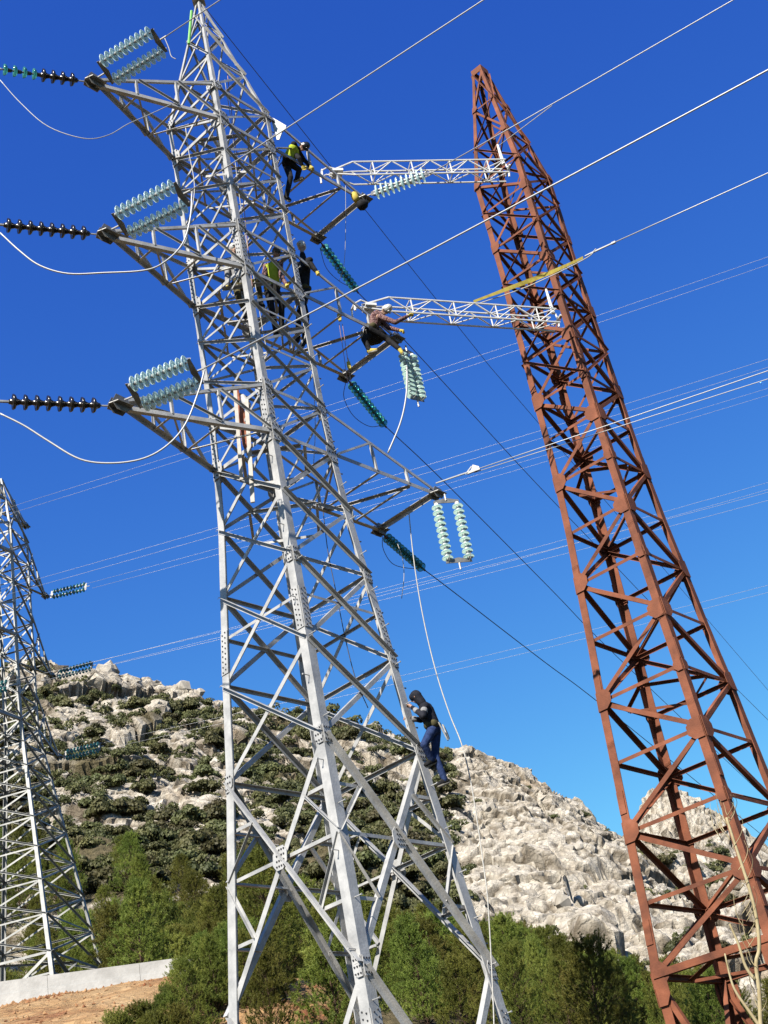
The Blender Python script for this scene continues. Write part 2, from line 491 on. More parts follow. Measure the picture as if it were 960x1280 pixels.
def terrain_mat():
    m, nt, b = new_mat('hillside_ground')
    L = nt.links.new
    g = node(nt, 'ShaderNodeNewGeometry')
    at_r = node(nt, 'ShaderNodeAttribute', attribute_name='rock')
    at_c = node(nt, 'ShaderNodeAttribute', attribute_name='crack')
    at_o = node(nt, 'ShaderNodeAttribute', attribute_name='orange')
    # limestone
    n1 = node(nt, 'ShaderNodeTexNoise', Scale=0.35, Detail=9, Roughness=0.65)
    n2 = node(nt, 'ShaderNodeTexNoise', Scale=2.2, Detail=8, Roughness=0.7)
    n3 = node(nt, 'ShaderNodeTexNoise', Scale=0.07, Detail=5, Roughness=0.6)
    vor = node(nt, 'ShaderNodeTexVoronoi', Scale=0.9, feature='DISTANCE_TO_EDGE')
    for n in (n1, n2, n3, vor):
        L(g.outputs['Position'], n.inputs['Vector'])
    r1 = ramp(nt, [(0.28, (0.215, 0.187, 0.148)), (0.42, (0.330, 0.296, 0.245)), (0.60, (0.405, 0.374, 0.322))])
    L(n1.outputs[0], r1.inputs[0])
    r2 = ramp(nt, [(0.30, (0.68, 0.66, 0.63)), (0.48, (1, 1, 1))])
    L(n2.outputs[0], r2.inputs[0])
    mul = node(nt, 'ShaderNodeMix', data_type='RGBA', blend_type='MULTIPLY')
    mul.inputs[0].default_value = 1
    L(r1.outputs[0], mul.inputs[6]); L(r2.outputs[0], mul.inputs[7])
    # ochre stains
    r3 = ramp(nt, [(0.60, (0, 0, 0)), (0.70, (0.75, 0.75, 0.75))])
    L(n3.outputs[0], r3.inputs[0])
    st = node(nt, 'ShaderNodeMix', data_type='RGBA')
    L(r3.outputs[0], st.inputs[0]); L(mul.outputs[2], st.inputs[6])
    st.inputs[7].default_value = (0.21, 0.14, 0.078, 1)
    # darker brown along the joints
    vr = ramp(nt, [(0.0, (1, 1, 1)), (0.05, (0, 0, 0))])
    L(vor.outputs[0], vr.inputs[0])
    mc = node(nt, 'ShaderNodeMath', operation='MAXIMUM')
    vm = node(nt, 'ShaderNodeMath', operation='MULTIPLY')
    vm.inputs[1].default_value = 0.45
    L(vr.outputs[0], vm.inputs[0]); L(vm.outputs[0], mc.inputs[0]); L(at_c.outputs['Fac'], mc.inputs[1])
    jt = node(nt, 'ShaderNodeMix', data_type='RGBA')
    L(mc.outputs[0], jt.inputs[0]); L(st.outputs[2], jt.inputs[6])
    jt.inputs[7].default_value = (0.115, 0.095, 0.070, 1)
    # dry earth with grass
    r4 = ramp(nt, [(0.35, (0.04, 0.036, 0.018)), (0.6, (0.095, 0.078, 0.044))])
    L(n2.outputs[0], r4.inputs[0])
    e1 = node(nt, 'ShaderNodeMix', data_type='RGBA')
    L(at_r.outputs['Fac'], e1.inputs[0]); L(r4.outputs[0], e1.inputs[6]); L(jt.outputs[2], e1.inputs[7])
    # excavated ochre soil
    r5 = ramp(nt, [(0.32, (0.15, 0.055, 0.026)), (0.46, (0.25, 0.150, 0.072)), (0.64, (0.31, 0.215, 0.118))])
    L(n1.outputs[0], r5.inputs[0])
    m5 = node(nt, 'ShaderNodeMix', data_type='RGBA', blend_type='MULTIPLY')
    m5.inputs[0].default_value = 0.8
    L(r5.outputs[0], m5.inputs[6]); L(r2.outputs[0], m5.inputs[7])
    e2 = node(nt, 'ShaderNodeMix', data_type='RGBA')
    L(at_o.outputs['Fac'], e2.inputs[0]); L(e1.outputs[2], e2.inputs[6]); L(m5.outputs[2], e2.inputs[7])
    L(e2.outputs[2], b.inputs['Base Color'])
    b.inputs['Roughness'].default_value = 0.92
    b.inputs['Specular IOR Level'].default_value = 0.15
    # fine relief: split blocks with sharp joints
    wrp = node(nt, 'ShaderNodeMix', data_type='RGBA', blend_type='LINEAR_LIGHT')
    wrp.inputs[0].default_value = 0.35
    L(g.outputs['Position'], wrp.inputs[6]); L(n2.outputs['Color'], wrp.inputs[7])
    hs = None
    for sc, wt in ((0.75, 1.0), (1.9, 0.55)):
        vv = node(nt, 'ShaderNodeTexVoronoi', Scale=sc, feature='DISTANCE_TO_EDGE')
        vc = node(nt, 'ShaderNodeTexVoronoi', Scale=sc, feature='F1')
        L(wrp.outputs[2], vv.inputs['Vector']); L(wrp.outputs[2], vc.inputs['Vector'])
        cl_ = node(nt, 'ShaderNodeMath', operation='MULTIPLY', use_clamp=True); cl_.inputs[1].default_value = 9.0
        L(vv.outputs[0], cl_.inputs[0])
        sp = node(nt, 'ShaderNodeSeparateColor'); L(vc.outputs['Color'], sp.inputs[0])
        ad = node(nt, 'ShaderNodeMath', operation='MULTIPLY_ADD'); ad.inputs[1].default_value = 0.8
        L(sp.outputs[0], ad.inputs[0]); L(cl_.outputs[0], ad.inputs[2])
        ml = node(nt, 'ShaderNodeMath', operation='MULTIPLY'); ml.inputs[1].default_value = wt
        L(ad.outputs[0], ml.inputs[0])
        if hs is None: hs = ml
        else:
            sm = node(nt, 'ShaderNodeMath', operation='ADD'); L(hs.outputs[0], sm.inputs[0]); L(ml.outputs[0], sm.inputs[1]); hs = sm
    fn = node(nt, 'ShaderNodeTexNoise', Scale=7.0, Detail=6, Roughness=0.7); L(g.outputs['Position'], fn.inputs['Vector'])
    sm = node(nt, 'ShaderNodeMath', operation='MULTIPLY_ADD'); sm.inputs[1].default_value = 0.5
    L(fn.outputs[0], sm.inputs[0]); L(hs.outputs[0], sm.inputs[2])
    bp = node(nt, 'ShaderNodeBump', Strength=0.62, Distance=0.28)
    L(sm.outputs[0], bp.inputs['Height'])
    L(bp.outputs[0], b.inputs['Normal'])
    return m
ter_me = np_mesh('hillside', np.stack([GX.ravel(), GY.ravel(), GZ.ravel()], -1), quads, terrain_mat())
def vattr(name, arr):
    a = ter_me.attributes.new(name, 'FLOAT', 'POINT')
    a.data.foreach_set('value', np.asarray(arr, np.float32).ravel())
patch = fbm(GX / 9, GY / 9, 131, 4)
rock = np.clip((patch - 0.26 - (G_s - 0.5) * 0.30) * 8, 0, 1) * G_m
vattr('rock', rock)
vattr('crack', np.clip(G_c, 0, 1) * G_m)
orange = smooth(29, 33, GY) * (1 - smooth(47.5, 52, GY)) * (1 - smooth(-5.5, -2.5, GX))
vattr('orange', orange)
hill = link('hillside', ter_me)
tag(hill, 'pale limestone mountainside with brown earth rising behind the pylons', 'hillside', kind='structure')

def ground_z(x, y):
    z, *_ = terrain(np.array([float(x)]), np.array([float(y)]))
    return float(z[0])
def grid_z(x, y):                    # height of the mesh itself (bilinear)
    i = min(max(np.searchsorted(gx, x) - 1, 0), nxv - 2)
    j = min(max(np.searchsorted(gy, y) - 1, 0), nyv - 2)
    a = (x - gx[i]) / (gx[i + 1] - gx[i]); b = (y - gy[j]) / (gy[j + 1] - gy[j])
    return float((GZ[j, i] * (1 - a) + GZ[j, i + 1] * a) * (1 - b) + (GZ[j + 1, i] * (1 - a) + GZ[j + 1, i + 1] * a) * b)

# ------------------------------------------------------------------ concrete retaining wall
def concrete():
    m, nt, b = new_mat('pale_concrete')
    L = nt.links.new
    g = node(nt, 'ShaderNodeNewGeometry')
    n1 = node(nt, 'ShaderNodeTexNoise', Scale=0.8, Detail=8, Roughness=0.65)
    L(g.outputs['Position'], n1.inputs['Vector'])
    r = ramp(nt, [(0.35, (0.235, 0.232, 0.225)), (0.6, (0.345, 0.342, 0.332))])
    L(n1.outputs[0], r.inputs[0]); L(r.outputs[0], b.inputs['Base Color'])
    n2 = node(nt, 'ShaderNodeTexNoise', Scale=9, Detail=6)
    L(g.outputs['Position'], n2.inputs['Vector'])
    bp = node(nt, 'ShaderNodeBump', Strength=0.3, Distance=0.03)
    L(n2.outputs[0], bp.inputs['Height']); L(bp.outputs[0], b.inputs['Normal'])
    b.inputs['Roughness'].default_value = 0.9
    return m
M_conc = concrete()
wa, wb = at_level(-60, 1235, 11.75), at_level(285, 1189, 11.75)
wd = (wb - wa); wl = wd.length; wd.normalize(); wnrm = wd.cross(V(0, 0, 1))
if wnrm.y > 0: wnrm = -wnrm
wroot = tag(empty('retaining_wall', (wa.x, wa.y, 10)), 'long pale concrete retaining wall above the ochre soil bank', 'wall')
nseg = 3
for i in range(nseg):
    p, q = wa + wd * (wl * i / nseg + 0.005), wa + wd * (wl * (i + 1) / nseg - 0.005)
    for z0, z1, o in ((9.9, 11.32, 0.035), (11.325, 11.75, 0.0)):
        mb = MB()
        c = (p + q) / 2; c.z = (z0 + z1) / 2
        mb.box(c - wnrm * (0.2 - o), wd * ((q - p).length / 2), wnrm * 0.2, V(0, 0, (z1 - z0) / 2))
        mb.build('wall_panel' if z0 < 10 else 'wall_capping', M_conc, wroot)

# ------------------------------------------------------------------ lattice steel
_angle = {}
def angle_mesh(s, t, mat):           # unit-length L section
    k = (s, t, mat.name)
    if k not in _angle:
        pr = [(0, 0), (s, 0), (s, t), (t, t), (t, s), (0, s)]
        vs = [(x, y, z) for z in (0, 1) for x, y in pr]
        fs = [(5, 4, 3, 0), (3, 2, 1, 0), (6, 9, 10, 11), (6, 7, 8, 9)] + [(i, (i + 1) % 6, (i + 1) % 6 + 6, i + 6) for i in range(6)]
        _angle[k] = mesh('angle_section', vs, fs, mat)
    return _angle[k]

def member(name, p, q, n, s, t, mat, parent, flip=False, shift=0.0, trim=0.0):
    p, q = Vector(p), Vector(q)
    a = (q - p).normalized()
    p, q = p + a * trim, q - a * trim
    n = (n - a * n.dot(a)).normalized()
    y = n if flip else -n
    x = y.cross(a).normalized()
    o = p - x * (s / 2) + n * shift
    ln = (q - p).length
    M = Matrix(((x.x, y.x, a.x * ln, o.x), (x.y, y.y, a.y * ln, o.y), (x.z, y.z, a.z * ln, o.z), (0, 0, 0, 1)))
    return link(name, angle_mesh(s, t, mat), parent, M)

class Tower:
    def __init__(self, name, label, cat, centre, th, levels, mat, group=None):
        self.c = Vector(centre); self.th = th; self.lv = levels; self.mat = mat
        self.root = tag(empty(name, (centre[0], centre[1], levels[0][0])), label, cat, group)
        self.zs = [l[0] for l in levels]; self.ws = [l[1] for l in levels]
    def w(self, z):
        return float(np.interp(z, self.zs, self.ws))
    def P(self, k, z):               # corner k (0 near, 1 right, 2 back, 3 left) at height z
        a = self.th - pi / 2 + k * pi / 2
        w = self.w(z)
        return V(self.c.x + cos(a) * w, self.c.y + sin(a) * w, z)
    def nrm(self, f):                # outward normal of face f (between corners f and f+1)
        a = self.th - pi / 4 + f * pi / 2
        return V(cos(a), sin(a), 0)
    def legs(self, size, t=0.022):
        out = []
        for k in range(4):
            vs, fs = [], []
            for i, z in enumerate(self.zs):
                s = size(z); c = self.P(k, z)
                d1 = (self.P((k + 1) % 4, z) - c).normalized(); d2 = (self.P((k + 3) % 4, z) - c).normalized()
                for x, y in [(0, 0), (s, 0), (s, t), (t, t), (t, s), (0, s)]:
                    vs.append(c + d1 * x + d2 * y)
                if i:
                    b = (i - 1) * 6
                    fs += [(b + j, b + (j + 1) % 6, b + 6 + (j + 1) % 6, b + 6 + j) for j in range(6)]
            fs += [(5, 4, 3, 2, 1, 0), tuple(range(len(vs) - 6, len(vs)))]
            off = self.root.location
            me = mesh('leg', [v - off for v in vs], fs, self.mat)
            o = bpy.data.objects.new('leg', me); col.objects.link(o); o.parent = self.root
            out.append(o)
        self.leg_objs = out
        return out
    def brace(self, name, f, ka, za, kb, zb, s, flip=False, shift=None, ta=None, tb=None):
        p, q = self.P(ka, za), self.P(kb, zb)
        n = self.nrm(f)
        if shift is None:
            shift = 0.005 if flip else -0.026
        return member(name, p, q, n, s, 0.1 * s, self.mat, self.root, flip, shift, 0.03)
    def xpanel(self, z0, z1, s, faces=(0, 1, 2, 3)):
        for f in faces:
            a, b = f, (f + 1) % 4
            self.brace('diagonal_brace', f, a, z0, b, z1, s, flip=False)
            self.brace('diagonal_brace', f, b, z0, a, z1, s, flip=True)
    def ring(self, z, s, faces=(0, 1, 2, 3), dz=0.0):
        for f in faces:
            self.brace('horizontal_brace', f, f, z + dz, (f + 1) % 4, z + dz, s, shift=-0.04)
    def plan(self, z, s):
        m = [(self.P(k, z) + self.P((k + 1) % 4, z)) / 2 for k in range(4)]
        for k in range(4):
            member('plan_brace', m[k], m[(k + 1) % 4], V(0, 0, 1), s, 0.1 * s, self.mat, self.root, False, -0.03, 0.08)
    def gusset(self, f, k, z, w, h, bolts=True, shape='oct', up=0.0, mat=None, centre=None, toff=0.0, nb=3):
        n = self.nrm(f)
        other = (f + 1) % 4 if k == f else f
        c = self.P(k, z) if centre is None else centre
        d = (self.P(other, z) - self.P(k, z)).normalized()
        u = (self.P(k, z + 0.3) - self.P(k, z)).normalized()
        c = c + d * (w * (0.30 if centre is None else 0)) + n * (0.016 + toff) + u * up
        if shape == 'oct':
            poly = [(-.28, -.5), (.2, -.5), (.5, -.2), (.5, .2), (.2, .5), (-.28, .5)] if centre is None else [(-.22, -.5), (.22, -.5), (.5, -.22), (.5, .22), (.22, .5), (-.22, .5), (-.5, .22), (-.5, -.22)]
        else:
            poly = [(cos(i * pi / 6) * .5, sin(i * pi / 6) * .5) for i in range(12)]
        mb = MB()
        mb.prism([c + d * (x * w) + u * (y * h) for x, y in poly], n * 0.014)
        g = mb.build('gusset_plate', mat or self.mat, self.root)
        if bolts:
            bb = MB()
            for i in range(nb):
                for j in range(nb):
                    e = c + d * (w * (-.2 + .5 * i / max(nb - 1, 1))) + u * (h * (-.34 + .68 * j / max(nb - 1, 1))) + n * 0.014
                    hexa = [e + (d * cos(q * pi / 3) + u * sin(q * pi / 3)) * 0.016 for q in range(6)]
                    bb.prism(hexa, n * 0.016)
            o = bb.build('bolts', M_bolt, g); o['kind'] = 'stuff'
        return g
    def splice(self, k, z0, z1, s):  # cover angle with two rows of bolts on each flange
        mb = MB(); bb = MB(); t = 0.014
        A, B = self.P(k, z0), self.P(k, z1)
        ax = (B - A)
        for f, other in ((k, (k + 1) % 4), ((k + 3) % 4, (k + 3) % 4)):
            n = self.nrm(f)
            d = (self.P(other, z0) - A).normalized()
            c = (A + B) / 2 + d * (s / 2 + 0.004) + n * (0.003 + t / 2)
            mb.box(c, d * (s / 2), n * (t / 2), ax / 2)
            nb = max(3, int((z1 - z0) / 0.11))
            u = ax.normalized()
            for i in range(nb):
                for j in (0.3, 0.72):
                    e = A + ax * ((i + 0.5 + (0.25 if j > 0.5 else -0.1)) / nb) + d * (s * j) + n * (t + 0.003)
                    bb.prism([e + (d * cos(q * pi / 3) + u * sin(q * pi / 3)) * 0.0145 for q in range(6)], n * 0.016)
        g = mb.build('splice_plate', self.mat, self.leg_objs[k])
        o = bb.build('splice_bolts', M_bolt, self.leg_objs[k]); o['kind'] = 'stuff'

# ---- the new galvanised pylon -------------------------------------------------
TH_A = radians(6.43)
LEV_A = [(-0.6, 2.83), (4.77, 2.331), (8.91, 1.866), (10.86, 1.702), (12.76, 1.521), (14.31, 1.375), (15.75, 1.30), (16.93, 1.255), (20.16, 1.25), (21.36, 1.245), (24.73, 1.245), (25.85, 1.25), (27.3, 0.86), (28.75, 0.46), (30.2, 0.09)]
ZF = {1: 15.75, 2: 20.16, 3: 24.73}
ZG = {1: 16.93, 2: 21.36, 3: 25.85}
A = Tower('lattice_pylon', 'tall new galvanised grey lattice pylon with workers on it', 'pylon', (-2.051, 25.0, 0), TH_A, LEV_A, M_galv)
legsz = lambda z: float(np.interp(z, [0, 8, 14, 17, 25, 29], [0.24, 0.205, 0.178, 0.152, 0.115, 0.065]))
A.legs(legsz)
# bottom bays: big crosses with redundant members
def big_x(T, z0, z1, s, sr, faces=(0, 1, 2, 3)):
    for f in faces:
        a, b = f, (f + 1) % 4
        n = T.nrm(f)
        T.brace('diagonal_brace', f, a, z0, b, z1, s, flip=False)
        T.brace('diagonal_brace', f, b, z0, a, z1, s, flip=True)
        w0, w1 = T.w(z0), T.w(z1)
        tc = w0 / (w0 + w1)                              # where the diagonals cross
        zc = z0 + (z1 - z0) * tc
        C = T.P(a, z0).lerp(T.P(b, z1), tc)
        T.gusset(f, a, zc, 0.36, 0.42, centre=C, toff=0.012, nb=4)
        for k, o in ((a, b), (b, a)):
            leg_m = T.P(k, zc)
            member('redundant_brace', leg_m, C, n, sr, 0.1 * sr, T.mat, T.root, False, -0.05, 0.04)
            for zz in (z0, z1):
                D = T.P(k, zz)
                dq = D.lerp(C, 0.5)
                lq = T.P(k, (zz + zc) / 2)
                member('redundant_brace', leg_m, dq, n, sr, 0.1 * sr, T.mat, T.root, True, -0.03, 0.03)
                member('redundant_brace', lq, dq, n, sr, 0.1 * sr, T.mat, T.root, False, -0.06, 0.03)
big_x(A, -0.4, 4.77, 0.11, 0.065)
big_x(A, 4.77, 8.91, 0.11, 0.065)
for z0, z1, s in ((8.91, 10.86, 0.088), (10.86, 12.76, 0.085), (12.76, 14.31, 0.08), (14.31, 15.75, 0.08)):
    A.xpanel(z0, z1, s)
A.ring(11.85, 0.06, faces=(2, 3))
A.ring(12.76, 0.07, faces=(1, 2)); A.ring(10.86, 0.07, faces=(1, 2)); A.ring(8.91, 0.075, faces=(1, 2))
A.ring(11.85, 0.055, faces=(0, 1), dz=0.03)
for i in (1, 2, 3):
    A.ring(ZF[i], 0.09); A.ring(ZG[i], 0.075); A.plan(ZF[i], 0.07)
    A.xpanel(ZF[i], ZG[i], 0.055, (0, 1, 2))
    A.brace('diagonal_brace', 3, 3, ZF[i], 0, ZG[i], 0.055)
    A.brace('diagonal_brace', 3, 0, ZF[i], 3, ZG[i], 0.055, shift=-0.09)
    for f in range(4):
        for k in (f, (f + 1) % 4):
            A.gusset(f, k, ZF[i], 0.36, 0.46)
            A.gusset(f, k, ZG[i], 0.30, 0.36)
for i in (1, 2):
    za, zb_ = ZG[i], ZF[i + 1]
    zm, zn = za + (zb_ - za) * .36, za + (zb_ - za) * .69
    A.xpanel(za, zm, 0.06); A.xpanel(zm, zn, 0.06); A.xpanel(zn, zb_, 0.06)
    A.ring(zm, 0.05); A.ring(zn, 0.05); A.plan(zn, 0.045)
A.plan(14.31, 0.06)
A.xpanel(25.85, 27.3, 0.065); A.xpanel(27.3, 28.75, 0.055); A.xpanel(28.75, 29.8, 0.045); A.ring(27.3, 0.055); A.ring(28.75, 0.05)
for k in range(4):
    A.splice(k, 16.0, 16.75, 0.17); A.splice(k, 11.1, 12.0, 0.19); A.splice(k, 20.4, 21.1, 0.15); A.splice(k, 3.2, 4.1, 0.22)
for k, z in ((0, 8.91), (3, 8.91), (1, 8.91), (1, 12.76), (1, 10.86), (0, 12.76), (0, 4.77), (1, 4.77)):
    for f in (k, (k + 3) % 4):
        A.gusset(f, k, z, 0.24, 0.34, nb=3)
# step bolts up the right-hand leg and the near leg
for k, zz in ((1, np.arange(1.5, 25.5, 0.42)), (0, np.arange(1.7, 25.5, 0.84))):
    for i, z in enumerate(zz):
        f = k if i % 2 else (k + 3) % 4
        c = A.P(k, z)
        d = ((A.P((k + 1) % 4, z) if i % 2 else A.P((k + 3) % 4, z)) - c).normalized()
        mb = MB(); st = c + d * 0.09 + A.nrm(f) * 0.004
        mb.tube([st, st + A.nrm(f) * 0.15], 0.010, 6); mb.tube([st + A.nrm(f) * 0.15, st + A.nrm(f) * 0.165], 0.018, 6)
        mb.build('step_bolt', M_galv, A.leg_objs[k])
# peak cap with the earth wire bracket
mb = MB()
mb.box(V(A.c.x, A.c.y, 30.24), V(.16, 0, 0), V(0, .16, 0), V(0, 0, .03))
mb.box(V(A.c.x, A.c.y, 30.34), V(.02, 0, 0), V(0, .10, 0), V(0, 0, .09))
mb.build('peak_cap', M_galv, A.root)

ARM = V(cos(TH_A + pi / 4), sin(TH_A + pi / 4), 0)       # from the pointed arms to the square-ended arms
LINE = V(sin(TH_A + pi / 4), -cos(TH_A + pi / 4), 0)
TIP, SQ1, SQ2 = {}, {}, {}
def tip_plate(T, c, n, w, h, mat=None, name='tip_plate'):
    mb = MB()
    up = V(0, 0, 1); d = n.cross(up).normalized()
    poly = [(-.5, -.1), (-.25, -.5), (.3, -.5), (.55, -.05), (.3, .5), (-.35, .42)]
    for o in (-0.07, 0.07):
        mb.prism([c + d * (x * w) + up * (y * h) + n * o for x, y in poly], n * 0.014)
    mb.prism([c + d * (x * w) + n * (y * .36) - up * (h * .12) for x, y in ((-.5, -.5), (.4, -.5), (.6, 0), (.4, .5), (-.5, .5))], V(0, 0, 0.016))
    return mb.build(name, mat or M_plate, T.root)
for i, (al, ar) in {1: (4.02, 3.22), 2: (3.88, 3.10), 3: (3.80, 3.11)}.items():
    zf, zg = ZF[i], ZG[i]
    T = V(A.c.x, A.c.y, zf) - ARM * al
    TIP[i] = T
    up = V(0, 0, 1)
    nl = {0: -LINE, 3: LINE}
    for k, side in ((0, LINE), (3, -LINE)):
        pf, pg = A.P(k, zf), A.P(k, zg)
        member('crossarm_chord', pf, T, side, 0.095, 0.010, A.mat, A.root, False, 0.0, 0.05)
        member('crossarm_chord', pg, T + up * 0.13, side, 0.065, 0.007, A.mat, A.root, False, 0.0, 0.05)
        for t in (0.33, 0.66):
            member('crossarm_strut', pf.lerp(T, t), pg.lerp(T + up * .13, t), side, 0.055, 0.006, A.mat, A.root, False, 0.01, 0.02)
        member('crossarm_strut', pf, pg.lerp(T + up * .13, 0.33), side, 0.055, 0.006, A.mat, A.root, True, 0.015, 0.04)
        member('crossarm_strut', pf.lerp(T, 0.33), pg.lerp(T + up * .13, 0.66), side, 0.05, 0.006, A.mat, A.root, True, 0.015, 0.04)
    for t in (0.33, 0.66):
        member('crossarm_strut', A.P(0, zf).lerp(T, t), A.P(3, zf).lerp(T, t), -up, 0.055, 0.006, A.mat, A.root, False, 0.012, 0.03)
    member('crossarm_strut', A.P(0, zf), A.P(3, zf).lerp(T, 0.33), -up, 0.045, 0.005, A.mat, A.root, False, -0.012, 0.06)
    member('crossarm_strut', A.P(3, zf).lerp(T, 0.33), A.P(0, zf).lerp(T, 0.66), -up, 0.045, 0.005, A.mat, A.root, False, -0.012, 0.06)
    tip_plate(A, T + up * 0.03, LINE, 0.42, 0.36)
    # square-ended arm
    R1, R2 = A.P(1, zf) + ARM * ar, A.P(2, zf) + ARM * ar
    SQ1[i], SQ2[i] = R1, R2
    for k, E, side in ((1, R1, LINE), (2, R2, -LINE)):
        pf, pg = A.P(k, zf), A.P(k, zg)
        member('crossarm_chord', pf, E, side, 0.095, 0.010, A.mat, A.root, False, 0.0, 0.05)
        member('crossarm_chord', pg, E + up * 0.10, side, 0.07, 0.007, A.mat, A.root, False, 0.0, 0.05)
        for t in (0.4, 0.72):
            member('crossarm_strut', pf.lerp(E, t), pg.lerp(E + up * .1, t), side, 0.055, 0.006, A.mat, A.root, False, 0.01, 0.02)
        member('crossarm_strut', pf, pg.lerp(E + up * .1, 0.4), side, 0.055, 0.006, A.mat, A.root, True, 0.015, 0.05)
    member('crossarm_chord', R1, R2, ARM, 0.11, 0.011, A.mat, A.root, False, 0.02, 0.06)
    for t in (0.42, 0.74):
        member('crossarm_strut', A.P(1, zf).lerp(R1, t), A.P(2, zf).lerp(R2, t), -up, 0.06, 0.006, A.mat, A.root, False, 0.012, 0.03)
    member('crossarm_strut', A.P(1, zf), A.P(2, zf).lerp(R2, .42), -up, 0.06, 0.006, A.mat, A.root, True, 0.012, 0.08)
    member('crossarm_strut', A.P(2, zf).lerp(R2, .42), A.P(1, zf).lerp(R1, .74), -up, 0.06, 0.006, A.mat, A.root, True, 0.012, 0.05)
    tip_plate(A, R1, LINE, 0.34, 0.28); tip_plate(A, R2, LINE, 0.34, 0.28)

# ---- the old red-oxide pylon ---------------------------------------------------
SB = 31.5 / 27.0
zB = [4.37, 5.67, 7.05, 8.42, 9.75, 11.07, 12.40, 13.62, 14.89, 16.03, 17.07, 18.25, 19.42, 20.58, 21.69, 22.85, 23.75]
wB = [1.80, 1.695, 1.61, 1.515, 1.43, 1.32, 1.23, 1.14, 1.075, 1.045, 1.035, 1.02, 1.0, 0.985, 0.985, 0.985, 0.985]
zPk = [25.0, 26.35, 27.68]; wPk = [0.74, 0.48, 0.22]
LEV_B = [(1.0, 2.05)] + [(z * SB, w * SB) for z, w in zip(zB + zPk, wB + wPk)]
B = Tower('lattice_pylon', 'old bare pylon painted rust red without any crossarms', 'pylon', (4.863 * SB, 31.5, 0), radians(8.26), LEV_B, M_rust)
B.legs(lambda z: float(np.interp(z, [1, 12, 27, 32], [0.235, 0.20, 0.155, 0.09])), 0.02)
zb = [z for z, _ in LEV_B]
for i in range(1, len(zb) - 1):
    z0, z1 = zb[i], zb[i + 1]
    s = float(np.interp(z0, [5, 20, 30], [0.115, 0.095, 0.06]))
    B.ring(z0, s * 0.8)
    for f in range(4):
        a, b = f, (f + 1) % 4
        # single zigzag running through the bays, mirrored on neighbouring faces
        odd = (i + f) % 2 == 0
        ka, kb = (a, b) if odd else (b, a)
        B.brace('diagonal_brace', f, ka, z0, kb, z1, s)
        if 11 <= i:
            B.brace('diagonal_brace', f, kb, z0, ka, z1, s * .75, flip=True)
        gw = float(np.interp(z0, [5, 20, 30], [0.52, 0.44, 0.22]))
        B.gusset(f, ka, z0, gw, gw, bolts=False, shape='oct', toff=0.004)
        if i % 2: B.gusset(f, kb, z0, gw * .55, gw * .6, bolts=False, toff=0.004)
    if i in (1, 5, 9, 13):
        B.plan(z0, 0.07)
B.ring(zb[-1], 0.07)
z0, z1 = 1.4, zb[1]
for f in range(4):
    a, b = f, (f + 1) % 4
    mid = (B.P(a, z0) + B.P(b, z0)) / 2
    for k in (a, b):
        member('diagonal_brace', B.P(k, z1), mid, B.nrm(f), 0.12, 0.012, B.mat, B.root, False, -0.02, 0.03)
        B.gusset(f, k, z1 - 0.28, 0.42, 0.7, bolts=False, toff=0.02)
    member('horizontal_brace', B.P(a, z1), B.P(b, z1), V(0, 0, -1), 0.15, 0.014, B.mat, B.root, False, 0.06, 0.05)
mb = MB()
pk = B.P(0, zb[-1])
tw = B.w(zb[-1])
for k in range(4):
    mb.box((B.P(k, zb[-1]) + B.P((k + 1) % 4, zb[-1])) / 2 + V(0, 0, .03), (B.P((k + 1) % 4, zb[-1]) - B.P(k, zb[-1])) * .52, B.nrm(k) * .012, V(0, 0, .11))
mb.build('peak_cap', M_rust, B.root)
for k in range(4):
    for z in np.arange(6.0, 27.5, 2.9):                  # leftover arm lugs and splice covers
        mb = MB(); c = B.P(k, z); n = B.nrm(k)
        d = (B.P((k + 1) % 4, z) - c).normalized(); u = (B.P(k, z + .3) - c).normalized()
        mb.box(c + d * .09 + n * .014, d * .085, n * .009, u * .26)
        mb.build('splice_plate', M_rust, B.leg_objs[k])

# ---- the third pylon on the terrace --------------------------------------------
TH_C = radians(35)
CB = 11.0
cx, cy = -18.4, 58.0
LEV_C = [(CB - 0.5, 4.15)] + [(CB + h, 1.2 + 0.2 * max(0, 14.5 - h)) for h in (3.6, 5.2, 6.7, 8.2, 9.6, 10.9, 12.1, 13.3, 14.5, 15.7, 18.7, 19.9, 23.1, 24.3)] + [(CB + 26.2, 0.72), (CB + 27.9, 0.12)]
Cc = Tower('lattice_pylon', 'distant galvanised lattice pylon standing on the terrace behind the concrete wall', 'pylon', (cx, cy, 0), TH_C, LEV_C, M_galv_far)
Cc.legs(lambda z: float(np.interp(z, [CB, CB + 28], [0.18, 0.09])))
zc = [l[0] for l in LEV_C]
big_x(Cc, zc[0] + .3, zc[1], 0.12, 0.08)
Cc.ring(zc[1], 0.10); Cc.plan(zc[1], 0.08)
for i in range(1, len(zc) - 2):
    z0, z1 = zc[i], zc[i + 1]
    if z1 - z0 > 2.6:
        zm = (z0 + z1) / 2
        Cc.xpanel(z0, zm, 0.075); Cc.xpanel(zm, z1, 0.075); Cc.ring(zm, 0.06)
    else:
        Cc.xpanel(z0, z1, 0.075)
    Cc.ring(z1, 0.065)
ARM_C = V(cos(TH_C + pi / 4), sin(TH_C + pi / 4), 0)
LINE_C = V(sin(TH_C + pi / 4), -cos(TH_C + pi / 4), 0)
TIPC = {}
